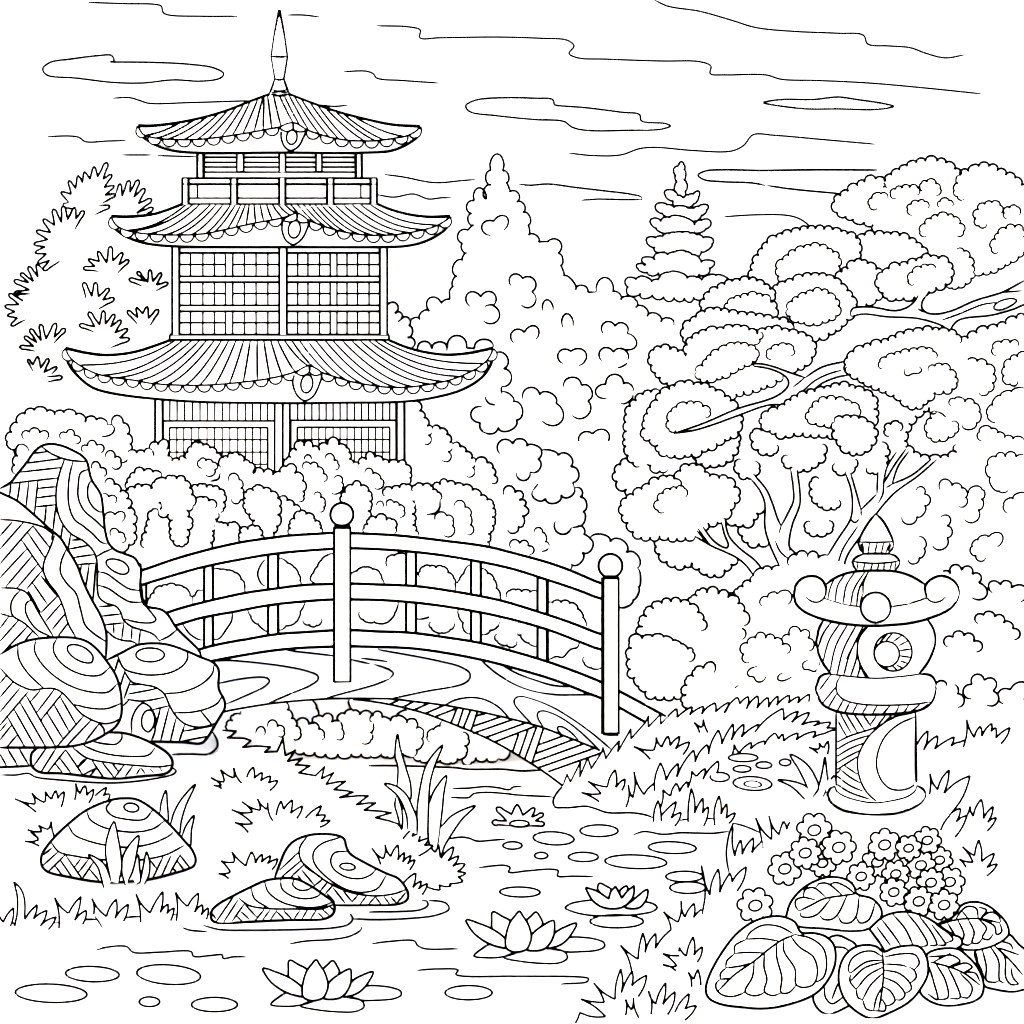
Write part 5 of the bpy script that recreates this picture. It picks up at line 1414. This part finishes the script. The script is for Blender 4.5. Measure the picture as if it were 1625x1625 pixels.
bush('round topped bush behind the ball shaped one, left of the lantern', 24.75, [cs(K('597,300 600,210,.3 640,200,.3 660,160,.45 710,178,.45 790,187,.6 858,212,.6 905,200,.2 925,255,.35 965,308,.4 965,407,.45')), ('n', K('900,500'))], T=.08, group=MG)
bush('dome bush right of the right bridge post', 24.65, [cs(K('265,470 220,430,.4 262,415,.2 240,372,.4 290,345,.4 282,295,.3 338,290,.35 355,240,.4 397,252,.2 460,242,.5 527,245,.5 592,262,.4 645,318,.4 683,367,.35 667,440,.5')), ('n', K('600,520'))], T=.08, group=MG)
bush('ball shaped bush on the grass right of the right bridge post', 24.5, [cs(K('583,655 612,592,.5 575,572,.2 530,535,.2 472,512,.25 408,487,.3 330,485,.3 260,497,.3 170,530,.5 185,565,.3 150,615,.3 175,642,.3 155,690,.3 178,712,.3 165,765,.3 208,768,.2 235,828,.3 285,865,.3 350,903,.5 412,905,.4 480,903,.4 535,898,.4')[::-1] if False else K('535,898 480,903,.4 412,905,.4 350,903,.4 285,865,.5 235,828,.3 208,768,.3 165,765,.2 178,712,.3 155,690,.2 175,642,.3 150,615,.3 185,565,.35 170,530,.3 260,497,.5 330,485,.3 408,487,.3 472,512,.25 530,535,.2 575,572,.2 612,592,.5 583,655,.4')), ('n', K('620,760'))], base=False, T=.08, group=MG)
bush('bush rising from the grass edge right of the ball shaped bush', 24.3, [cs(K('600,970 540,945,.4 565,892,.4 532,862,.3 572,825,.3 565,780,.3 617,762,.3 625,715,.3 685,705,.35 760,738,.8'))], T=.06, group=MG)
# ================================================================== GRASS
V = Z(1100, 1260, 3.095)
mb = MB()
for s in ('235,605 95,518 228,553 205,480 290,543 292,470 333,523 360,463 372,518 415,470 395,572', '483,527 488,418 517,487 550,432 558,498 605,455 572,545', '613,500 688,443 665,500 708,487 697,527',
          '250,783 197,730 250,770', '177,718 176,717 270,730 247,688 312,716 330,663 350,765', '255,823 160,792 250,783',
          '0,1255 -20,1230 22,1315 88,1220 68,1340', '160,1295 240,1200 215,1293 303,1237 260,1338 362,1280 312,1362',
          '380,1355 353,1155 443,1258 523,1148 482,1302 557,1237 532,1330', '605,1262 593,1160 687,1278 750,1165 742,1290 828,1197 797,1308', '907,1315 877,1132 968,1255 1050,1115 1033,1252 1083,1197 1075,1260 1123,1222 1100,1305',
          '1137,1305 1132,1120 1210,1213 1280,1125 1255,1250 1305,1200 1297,1268 1342,1220 1330,1297'):
    blades(mb, Q(s))
for s in ('345,1325 378,1320', '535,1303 620,1300', '612,1280 662,1357', '810,1288 905,1282', '1110,1270 1145,1270', '45,1340 68,1300 95,1340'):
    ink(mb, lambda x, y: G(x, y, .104), Q(s), 2.6, up=.8)
for s in ('120,376 68,355 118,357 53,310 135,335 110,263 190,313 188,252 235,345', '265,310 303,247 308,315 355,278 345,330 405,300 390,343 448,328 397,387',
          '275,633 193,572 300,580 173,497 300,513 235,450 345,503 327,433 382,497 388,455 417,565', '437,530 465,447 480,497 532,440 520,520 593,475 557,550', '608,548 703,473 668,535 728,530 697,570 755,560 692,600',
          '160,903 97,873 170,865 113,797 193,805 177,745 260,828 293,743 315,812 355,758 350,807 405,767 385,815 447,785 410,850',
          '1050,820 997,723 1065,787 1075,702 1108,773 1150,703 1150,793 1190,748 1177,807 1228,765 1205,818 1252,790 1218,852',
          '1180,670 1252,598 1232,655 1283,637 1268,687 1335,663 1303,708 1358,708 1270,770', '1185,925 1255,868 1237,955 1287,915 1270,965 1325,930 1293,997',
          '1403,785 1478,714 1442,800 1508,768 1470,830 1545,815 1497,862 1550,870 1500,892 1533,920 1450,932 1462,947 1390,938 1397,970 1320,950'):
    blades(mb, R(s))
blade_curve(mb, Q('95,1340 112,1250 112,1150 90,1053'), Q('90,1053 135,1100 158,1165 160,1295'), GY(1140 + 1340 / 4.0625, .1))
zg = R('90,33 120,34 203,38 172,67 150,77 250,80 290,93 258,120 240,133 320,125 403,130 368,162 443,158 477,78 490,182 550,150 503,215 590,198 543,240')
sheet(mb, zg + R('545,262 300,300 150,290 40,240 45,190 75,180 104,150 107,70'), lambda x, y: 21.85, .05, g=30)
ink(mb, lambda x, y: P(x, y, 21.84), zg[1:], 2.7)
for s in ('545,240 635,247 570,288 667,305 720,253', '720,253 703,322 773,288 730,355', '730,355 843,338 775,387', '775,387 887,402 808,433', '808,433 977,423 907,475', '907,475 1020,465 953,507', '953,507 1110,523 1018,550', '1018,550 1100,570 1150,587 1172,613'):
    p = R(s)
    if len(p) == 3: p = [p[0], ((p[0][0] * .35 + p[1][0] * .65), (p[0][1] * .35 + p[1][1] * .65) - 1), p[1], p[2]]
    ink(mb, lambda x, y: G(x, y, .104), p, 2.7, up=.8, taper=False)
tag(mb.build('grass'), kind='stuff', label='tufts of pointed grass on the rocky left shore', group=None)

mb = MB()
k1 = '435,1045 500,985 502,1048 608,972 588,1030 688,968 673,1025 768,945 770,1010 865,940 830,1018 922,905 938,955 1000,900 985,990 1065,895 1058,985 1135,905 1138,980 1205,895 1195,965 1283,890 1277,950 1355,900 1342,950 1425,883 1420,940'
blades(mb, K(k1))
blades(mb, K('-170,1545 -150,1445 -135,1480 -95,1385 -75,1425 -40,1340 -38,1400 10,1290 8,1335')) if False else None
zg = M('1190,1615 1218,1538 1240,1588 1305,1458 1300,1555 1352,1430 1374,1503 1442,1395 1450,1365 1468,1438 1510,1375 1553,1325 1545,1392') + K('100,1212 92,1283 180,1128 182,1195 280,1085 303,1035 302,1115 390,1020 388,1095 435,1045')
sheet(mb, zg + K('440,1062 392,1112 304,1135 184,1215 97,1300') + M('1530,1470 1480,1700 1190,1740'), lambda x, y: 20.98, .05, g=30)
ink(mb, lambda x, y: P(x, y, 20.97), zg, 2.3)
for s in ('660,1155 620,1082 675,1118 685,1060 717,1155', '317,1340 200,1250 340,1277 357,1185 395,1255 438,1175 453,1245 522,1177 490,1268 590,1218 540,1308',
          '500,1465 617,1275 628,1360 713,1235 722,1305 790,1135 813,1235 893,1090 880,1208 967,1092 948,1185 1073,1093 1043,1150 1240,983 1243,1068 1350,1003 1300,1083 1427,1010 1367,1100 1497,1073 1450,1108 1575,1080 1543,1123 1580,1122 1605,1125',
          '888,1305 900,1235 935,1295 1020,1220 1013,1268 1115,1210 1110,1240 1185,1155 1210,1200 1240,1160 1243,1213 1345,1155 1330,1205 1470,1143 1445,1190 1530,1160 1605,1135',
          '1485,1298 1420,1255 1492,1268 1493,1225 1525,1260 1555,1210 1550,1305', '1555,1520 1600,1450 1612,1500'):
    blades(mb, K(s))
for s in ('255,365 150,312 265,320 187,248 300,282 343,183 347,285 400,235 380,303', '405,397 418,270 443,343 450,195 507,325 563,263 565,305 600,143 632,245 700,147 690,225',
          '562,480 587,357 605,475', '590,465 690,362 660,460 718,425 680,505', '600,400 613,295 658,333 690,260 707,310 752,250 755,287 778,190 805,222 855,175 840,240 928,133 918,205',
          '757,480 775,288 793,430 840,343 838,432 872,393 845,505', '908,500 932,330 943,437 975,375 972,460 1025,427 985,490', '1010,490 1011,520 1022,675 1055,580 1063,665 1127,568 1117,655 1165,600 1175,585',
          '1180,630 1140,457 1230,580 1215,445 1273,553 1297,475 1315,523 1333,480 1333,481', '835,1003 832,725 880,895 928,745 935,880 993,770 1005,820 1087,733 1033,872',
          '660,1085 617,988 700,1048 717,927 738,1020 790,940 787,1022 833,975 833,976', '437,1325 373,1178 473,1258 500,1107 513,1220 573,1110 570,1197 662,1088 662,1089',
          '118,1620 143,1560 290,1583 147,1483 283,1503 222,1392 343,1485 375,1313 378,1448 440,1325 437,1408 523,1348 473,1470', '403,1575 403,1485 437,1545 447,1475 478,1590', '547,1570 532,1437 573,1513 630,1390 613,1515 683,1440 640,1572',
          '683,1558 762,1452 737,1540 805,1520 737,1603', '688,1323 612,1288 693,1297 612,1225 708,1238', '703,1215 707,1190 747,1240 785,1130 790,1235 838,1187 808,1275', '777,1415 757,1330 790,1370 812,1315 828,1405'):
    blades(mb, T(s))
for s in ('118,1620 230,1610 143,1560', '708,475 757,470', '860,467 900,465', '680,505 708,475'):
    ink(mb, lambda x, y: G(x, y, .104), T(s), 2.6, up=.8)
for s in ('795,1150 858,1068 833,1183 915,1097 897,1177 1012,1105 992,1160 1050,1135 1078,1125', '1065,1168 1085,1003 1130,1110 1165,1042 1173,1103 1232,1025 1228,1075 1257,1050 1257,1113 1340,1050 1285,1147',
          '868,1443 870,1320 915,1415 983,1298 952,1437 1105,1333 995,1553'):
    blades(mb, N_(s))
for s in ('1215,180 1260,105 1265,95 1313,70 1290,138 1345,105 1285,213', '1345,105 1360,60 1375,110 1415,25 1425,122 1473,60 1445,140 1490,115 1442,183', '1340,360 1307,320 1375,335 1322,258 1382,303 1402,225 1415,333 1480,290 1440,363 1495,343 1440,403'):
    blades(mb, V(s))
tag(mb.build('grass'), kind='stuff', label='tufts of pointed grass on the lantern lawn')

# broad bladed plants
RP = 'broad bladed plants at the water'
def reed(label, z, blds, by, zz=.1, spread=.02):
    mb = MB()
    Y0 = GY(by, zz)
    for i, s in enumerate(blds):
        blade_solid(mb, z(s), Y0 - i * spread, T=.02)
    return tag(mb.build('reed_plant'), label, 'plant', RP)
reed('tall reed plant with six long blades at the pond edge', R, ['1140,420 1132,470 1145,520 1172,613 1178,560 1170,480 1150,430', '1330,470 1360,390 1435,297 1420,400 1408,520 1370,745 1335,700 1325,600', '1403,600 1470,530 1605,475 1530,550 1460,650 1420,720 1403,785 1390,700', 
     '1145,360 1150,250 1133,180 1148,55 1165,140 1200,260 1225,350 1222,440 1190,420', '1262,645 1262,500 1280,370 1310,250 1360,170 1413,120 1370,230 1340,340 1330,480 1325,660', '1208,615 1200,530 1150,420 1070,345 1140,360 1200,410 1235,480 1262,550 1262,640'], 1358)
reed('three bladed plant behind the right slope of the mound rock', Q, ['1030,615 1040,540 1070,465 1080,560 1085,660 1070,700 1040,660', '1098,690 1120,610 1170,520 1260,425 1200,560 1170,660 1155,755 1130,780', '1170,770 1200,690 1252,625 1235,720 1225,830 1200,850'], 1345, .1)
reed('clump of upright blades growing in front of the mound rock', Q, ['845,1010 850,970 890,880 900,960 905,1050 880,1070', '905,1055 925,950 945,860 965,930 960,1010 930,1070', '808,1075 785,990 790,900 830,820 895,755 885,850 855,985 825,1050', '715,1050 695,960 680,860 690,770 735,665 760,760 780,880 785,960 765,1060', '672,1100 655,1040 630,960 570,878 640,910 680,950 705,1010 715,1050'], 1412, .1)
reed('arching blades growing beside the foot of the lantern', K, ['1400,1625 1300,1530 1205,1483 1320,1495 1412,1535 1440,1580', '1412,1535 1350,1410 1290,1305 1380,1350 1430,1400 1465,1460 1490,1535 1450,1600', '1490,1535 1515,1420 1533,1325 1545,1420 1553,1520 1520,1600'], 1268, .1)

# ================================================================== STEPPING STONES
SG = 'flat stepping stones in the lawn'
for i, (e, lab) in enumerate((('963,1335,103,28', 'long flat stone farthest back among the stepping stones'), ('955,1413,62,23', 'small oval stone between the longest stone and the ringed one'), ('1107,1387,55,23', 'oval stepping stone right of the long back stone'),
                              ('1255,1368,40,23', 'smallest roundish stepping stone, closest to the arching blades'), ('800,1470,67,32', 'roundish stepping stone under a curled blade, left of the ringed stone'), ('1028,1515,135,48,3', 'largest stepping stone with an inner ring'))):
    mb = MB()
    slab(mb, zell(K, e), .13, .05)
    if i == 5: ink(mb, lambda x, y: G(x, y, .131), zell(K, '1030,1515,60,22,4'), 2.6, closed=True)
    tag(mb.build('stepping_stone'), lab, 'stone', SG)

# ================================================================== LILY PADS AND LILIES
PG = 'lily pads floating on the pond'
for z, e, lab in ((S, '725,577,132,42,3', 'oval lily pad just below the spiky small water lily'), (S, '1018,528,123,38', 'lily pad nearest the lawn bank, right of its neighbour'), (S, '460,623,62,24', 'small lily pad under the spiky small water lily'),
                  (S, '645,688,43,21', 'tiny lily pad in the middle of the open pond'), (S, '917,697,97,30', 'lily pad left of the longest pad'), (S, '1255,728,200,44,2', 'longest lily pad on the pond'), (S, '1490,637,155,38,2', 'lily pad above the longest one, towards the lawn'),
                  (S, '508,923,130,32,1', 'lily pad floating alone above the big lotus'), (S, '177,1572,152,46', 'lily pad near the lower edge, right of the front lotus'), (U, '200,241,140,36,2', 'lily pad in the lower left corner'), (U, '361,166,105,30,2', 'lily pad above the corner one, lower left'),
                  (U, '659,168,125,38,4', 'widest pad of the lower left group'), (U, '584,274,40,19', 'tiny pad of the lower left group'), (U, '838,285,90,28', 'lily pad just left of the front lotus'),
                  (T, '735,795,105,30', 'upper of two pads tucked under the bank grass'), (T, '755,858,102,33', 'lower of two pads tucked under the bank grass')):
    mb = MB()
    slab(mb, zell(z, e), .02, .016, 2.7)
    tag(mb.build('lily_pad'), lab, 'lily pad', PG)


def petal(parent, z, pth, Y, T=.025, closed=True, name='petal', dx=0, dy=0, dz=0):
    mb = MB()
    o = [(p[0] + dx, p[1] + dy) for p in z(pth)]
    s = []
    # keep the pointed tip: smooth everything else
    s = sm(o, True, 6)
    pf = Puff(mb, s, Y, T, 1)
    rim_ink(mb, pf, s, 2.8, closed=closed)
    return mb.build(name, parent)


def pad_part(parent, outline, zz=.02):
    mb = MB()
    slab(mb, outline, zz, .016, 2.7)
    return mb.build('pad', parent)


def lotus(label, dx, dy):
    t = thing('water_lily', label, 'water lily', 'water lilies in bloom')
    Y = GY(1508 + dy, .02)
    sh = lambda p: [(a + dx, b + dy) for a, b in p]
    pad_part(t, sh(sm(S('690,1282 735,1250 835,1215 920,1216 1000,1228 1050,1250 1052,1275 1010,1297 900,1308 800,1308'), True)), .016)
    pad_part(t, sh(sm(S('405,1345 500,1368 650,1383 760,1380 812,1352 810,1325 795,1308 700,1285 560,1285 480,1310'), True)), .022)
    pad_part(t, sh(sm(S('320,1257 260,1290 212,1335 300,1347 400,1340 490,1307 480,1285 420,1270'), True)), .028)
    for k, (s, d) in enumerate((('330,1155 326,1100 328,1050 340,1043 390,1070 450,1105 470,1160 415,1230', .0), ('545,1110 580,1070 612,1045 640,1080 655,1120 620,1170 570,1210', .0), ('160,1095 250,1120 340,1160 415,1220 430,1275 370,1270 290,1240 220,1190 180,1140', .05),
                                ('735,1180 800,1140 873,1118 845,1180 800,1235 750,1265 680,1277', .05), ('582,1195 650,1135 725,1100 732,1140 725,1200 700,1250 660,1285 600,1295 550,1285', .1), ('420,1275 415,1220 440,1120 475,1070 505,1040 530,1075 560,1120 582,1200 575,1240 550,1285 500,1302 450,1298', .15))):
        petal(t, S, s, Y - d, dx=dx, dy=dy)
    return t
lotus('big open lotus with pointed petals on three pads, mid pond', 0, 0)
lotus('big open lotus at the bottom edge of the pond, nearest the viewer', -322.6, 77)
t = thing('water_lily', 'smaller open lotus sitting in the middle of one wide pad, near the lawn', 'water lily', 'water lilies in bloom')
pad_part(t, zell(S, '1132,1112,172,42'), .018)
pad_part(t, sm(S('800,1025 830,1000 900,983 975,975 1100,970 1310,985 1370,1000 1393,1022 1370,1045 1300,1063 1150,1075 960,1073 850,1050'), True), .026)
Y = GY(1190 + 1040 / 4.0625, .02)
for s, d in (('1010,900 1020,860 1060,875 1100,905 1090,960', 0), ('1150,912 1195,877 1203,895 1170,955', 0), ('1185,1013 1240,965 1330,900 1325,960 1280,1015 1230,1024', .04)):
    petal(t, S, s, Y - d, T=.015)
mb = MB()
o = S('930,885 1010,905 1080,960')
outl = sm(S('930,885 1005,910 1080,960')) + sm(S('1080,960 1095,910 1125,880')) + sm(S('1125,880 1145,915 1165,955')) + sm(S('1165,955 1200,910 1245,875')) + sm(S('1245,875 1240,940 1210,985 1165,1015 1100,1025 1030,1010 975,970 945,920 930,885'))
pf = Puff(mb, outl, Y - .08, .04, 1); rim_ink(mb, pf, outl, 2.8, closed=True)
mb.build('petal', t)
t = thing('water_lily', 'small spiky water lily farthest out, with a round heart', 'water lily', 'water lilies in bloom')
Y = GY(1190 + 497 / 4.0625, .0)
mb = MB()
f = fg(S('440,487 328,467 422,457 357,372 455,415 490,352 527,420 603,375 585,432 660,412 608,457 667,478 570,490'), .2)
pf = Puff(mb, f + S('505,497'), Y, .03, 1); rim_ink(mb, pf, f, 2.7); rim_ink(mb, pf, S('440,487 505,497 570,490'), 2.7)
mb.build('petal', t)
mb = MB(); e = zell(S, '505,475,62,21'); pf = Puff(mb, e, Y - .06, .03, 1); rim_ink(mb, pf, e, 2.7, closed=True); mb.build('flower_heart', t)

# ================================================================== FLOWERING PLANT
t = thing('flowering_plant', 'low plant with big veined leaves and clusters of small round petalled flowers, lower right corner', 'plant')
def leaf(outline, veins, Y, T=.028, w=3.3):
    mb = MB()
    s = clean(outline, .5)
    pf = Puff(mb, s, Y, T, 1, ratio=.6); ink(mb, pf.rim, s, w, closed=True)
    for v in veins: ink(mb, pf.map, sm(V(v)), 2.75)
    return mb.build('leaf', t)
def vs_(s): return [q for q in s.split(';') if q.strip()]
YB = GY(1616, .1)   # front foot of the plant
leaf(sm(V('935,775 900,750 840,742 780,760 735,810 715,880 720,950 760,1030 850,1095 890,1100 960,1075 1060,1020 1120,950 1152,880 1145,800 1110,750 1050,745 980,758'), True),
     vs_('930,780 935,880 925,980 910,1065;930,800 880,772 820,780 775,815 762,865 772,880;772,880 850,825 932,815;772,885 770,920 800,960;772,920 840,855 932,825;800,960 860,890 932,850;800,960 810,1000 832,1010;832,1010 870,940 930,880;832,1010 850,1055 885,1065;885,1065 900,1000 925,950;940,800 1020,785 1090,790 1110,830 1085,865;940,835 1020,840 1050,848;1060,850 1085,865 1095,900 1065,930;940,865 1010,880 1065,930 1070,960 1040,980;935,900 1000,930 1040,985 1020,1010 990,1010;930,945 970,970 990,1015 970,1035 945,1040;922,1000 945,1040 940,1065 910,1065 885,1065'), YB)
leaf(sm(V('530,680 500,630 450,605 400,600 310,620 220,680 140,780 80,890 62,960 75,1000 130,1030 240,1047 360,1052 480,1030 600,980 670,900 698,820 690,740 650,700 590,683'), True),
     vs_('500,690 440,715 380,755 300,820 200,890 125,965;490,685 420,650 340,645 280,680 258,715;258,713 340,710 420,722;258,715 205,745 203,785;203,783 260,778 345,780;203,785 165,820 160,855;160,855 230,845 290,828;160,855 135,880 133,910;133,910 190,905;133,910 112,930 115,960 140,985 190,995 240,980 255,970;300,825 290,900 255,970 290,990 330,985 355,970;350,780 348,850 362,910 350,970 390,990 430,978;410,740 410,800 435,900 432,975 470,975 505,940;445,720 445,770 500,860 505,935 540,950 590,935 610,890;480,700 520,750 590,800 610,860 603,925;500,690 580,710 640,760 655,840 640,900 605,925'), YB + .045)
leaf(sm(V('1150,785 1290,760 1350,800 1400,860 1425,930 1415,990 1370,1020 1240,1038 1160,1015 1115,970 1150,880'), True),
     vs_('1155,800 1250,790 1265,778;1165,825 1260,850 1330,880 1410,940;1160,850 1180,920 1200,1010 1150,980;1190,830 1240,920 1250,1000 1205,1010;1250,850 1290,930 1310,1000 1260,1005;1310,880 1370,950 1350,1000 1310,995;1180,825 1260,790 1310,820 1260,845;1270,850 1340,830 1370,850 1330,875;1330,875 1385,880 1408,920'), YB + .05)
leaf(sm(V('665,712 710,695 760,715 800,745 800,900 790,1025 770,1035 700,1070 655,1080 610,1050 590,990 650,930'), True), vs_('690,750 740,755 765,770;645,950 650,1000 680,1030 720,1010 740,990;680,1010 710,930'), YB + .085)
leaf(sm(V('1540,685 1600,740 1660,800 1660,940 1600,965 1560,970 1490,960 1430,940 1420,880 1385,770'), True),
     vs_('1420,765 1440,850 1440,915 1480,925 1505,915;1460,750 1500,820 1505,915 1530,930;1480,745 1530,800 1535,900 1560,935 1600,935;1560,850 1570,900 1600,935;1480,745 1550,810 1620,890;1500,720 1560,740 1570,765;1500,755 1600,790;1390,780 1400,850'), YB + .3)
leaf(sm(V('1200,640 1280,600 1320,545 1380,530 1440,545 1500,590 1540,640 1548,690 1510,725 1440,755 1370,765 1310,755 1320,720')),
     vs_('1195,645 1290,618 1400,612 1505,632;1290,615 1320,570 1350,552 1390,562 1400,610;1320,575 1350,610;1400,555 1440,570 1410,612;1410,612 1460,580 1500,600 1510,630;1300,620 1330,690 1320,730 1350,742 1370,730;1350,615 1380,680 1370,730 1400,732 1420,710;1400,612 1440,660 1420,705 1450,715 1475,685;1410,612 1480,650 1490,690 1515,675 1505,632;1250,635 1290,700'), YB + .25)
leaf(sm(V('865,662 930,605 990,583 1060,580 1130,600 1200,640 1270,690 1310,705 1320,735 1290,760 1150,785 1060,800 960,790 910,720')),
     vs_('900,650 970,745;865,665 940,765;925,615 990,700 1020,745;980,590 1040,660 1080,742;1050,585 1110,660 1150,740 1120,750;1110,600 1170,680 1195,740 1160,745;1170,640 1230,720 1240,740 1200,742;1190,640 1260,690 1275,715 1240,732'), YB + .18)
leaf(sm(V('455,605 480,530 550,455 640,413 700,408 760,425 790,455 803,490 880,515 920,560 925,595 900,635 850,665 760,672 640,660 520,650 480,630')),
     vs_('803,490 740,498 640,515 580,545 520,575;520,575 503,550 505,520 540,508 600,520;540,508 550,470 590,460 650,505;600,460 620,440 660,440 730,495;665,445 700,435 750,455 795,490;525,580 530,600 570,605 610,590 675,515;620,595 640,615 680,615 710,590 755,500;712,600 730,630 770,632 800,600 815,505;800,605 820,633 860,620 880,580 893,535'), YB + .3)
def flower(cx, cy, r, Y, petals=7, rot=0, cr=.36):
    mb = MB()
    c = V(f'{cx},{cy}')[0]
    R_ = r / 3.095
    pts = []
    for k in range(petals):
        a0 = rot - 2 * math.pi * k / petals
        pts.append((c[0] + math.cos(-a0) * R_ * .74, c[1] + math.sin(-a0) * R_ * .74))
    o = cs(pts, .52, closed=True)
    pf = Puff(mb, o, Y, .02, 1); rim_ink(mb, pf, o, 2.7, closed=True)
    ink(mb, pf.map, ell(c[0], c[1], R_ * cr, R_ * cr * .8, -15), 2.7, closed=True)
    mb.build('flower', t)
FL = [(635, 340, 72, .50), (595, 178, 88, .46), (715, 262, 86, .43), (550, 290, 82, .41), (450, 368, 84, .44), (305, 548, 90, .40),
      (1210, 325, 68, .52), (1150, 228, 70, .50), (940, 250, 82, .47), (905, 335, 80, .49), (1058, 266, 66, .455), (1260, 432, 76, .48), (1118, 350, 76, .46), (825, 405, 72, .45), (995, 393, 70, .44), (1168, 435, 74, .44), (985, 482, 72, .42), (1232, 545, 78, .40), (1108, 527, 78, .41)]
for i, (cx, cy, r, d) in enumerate(FL):
    flower(cx, cy, r, YB + d, 7 if i % 3 else 8, rot=i * .7)
mb = MB()
for k, (x, y0, y1, Y) in enumerate(((600, 340, 560, YB + .55), (1050, 500, 620, YB + .55), (305, 560, 700, YB + .5), (1150, 560, 700, YB + .55))):
    p = V(f'{x},{y0} {x + 10},{(y0 + y1) / 2} {x - 5},{y1 + 420}')
    pts = [P(q[0], q[1], Y) for q in sm(p)]
    n0 = len(mb.f); bead(mb, pts, [.008] * len(pts)); mb.m[n0:] = [0] * (len(mb.f) - n0)
mb.build('stem', t)
# ================================================================== CAMERA AND LIGHT
cam = bpy.data.cameras.new('camera'); co = bpy.data.objects.new('camera', cam); col.objects.link(co)
co.location = (0, 0, CAMH); co.rotation_euler = (math.radians(90), 0, 0)
cam.sensor_fit = 'HORIZONTAL'; cam.sensor_width = 36; cam.lens = 36 * F / 1625
cam.shift_x = 0; cam.shift_y = -(1625 / 2 - HOR) / 1625
cam.clip_start = .1; cam.clip_end = 2000
scene.camera = co

w = bpy.data.worlds.new('World'); scene.world = w; w.use_nodes = True
nt = w.node_tree
bg = nt.nodes['Background']
sky = nt.nodes.new('ShaderNodeTexSky'); sky.sky_type = 'NISHITA'; sky.sun_disc = False
EL, AZ = 28, 180 + 8
sky.sun_elevation = math.radians(EL); sky.sun_rotation = math.radians(AZ)
sky.air_density = .6; sky.dust_density = 4.0; sky.ozone_density = .4
nt.links.new(sky.outputs[0], bg.inputs[0]); bg.inputs[1].default_value = .15
sl = bpy.data.lights.new('sun', 'SUN'); sl.energy = 2.4; sl.angle = math.radians(120); sl.color = (1, .97, .93)
so = bpy.data.objects.new('sun', sl); col.objects.link(so)
d = Vector((math.sin(math.radians(AZ)) * math.cos(math.radians(EL)), math.cos(math.radians(AZ)) * math.cos(math.radians(EL)), math.sin(math.radians(EL))))
so.rotation_euler = d.to_track_quat('Z', 'Y').to_euler()
so.location = d * 60
scene.render.engine = 'CYCLES'
scene.cycles.max_bounces = 6; scene.cycles.diffuse_bounces = 5
scene.cycles.use_denoising = True
scene.view_settings.view_transform = 'Standard'; scene.view_settings.look = 'None'
scene.view_settings.exposure = 2.1; scene.view_settings.gamma = 1
scene.render.film_transparent = False
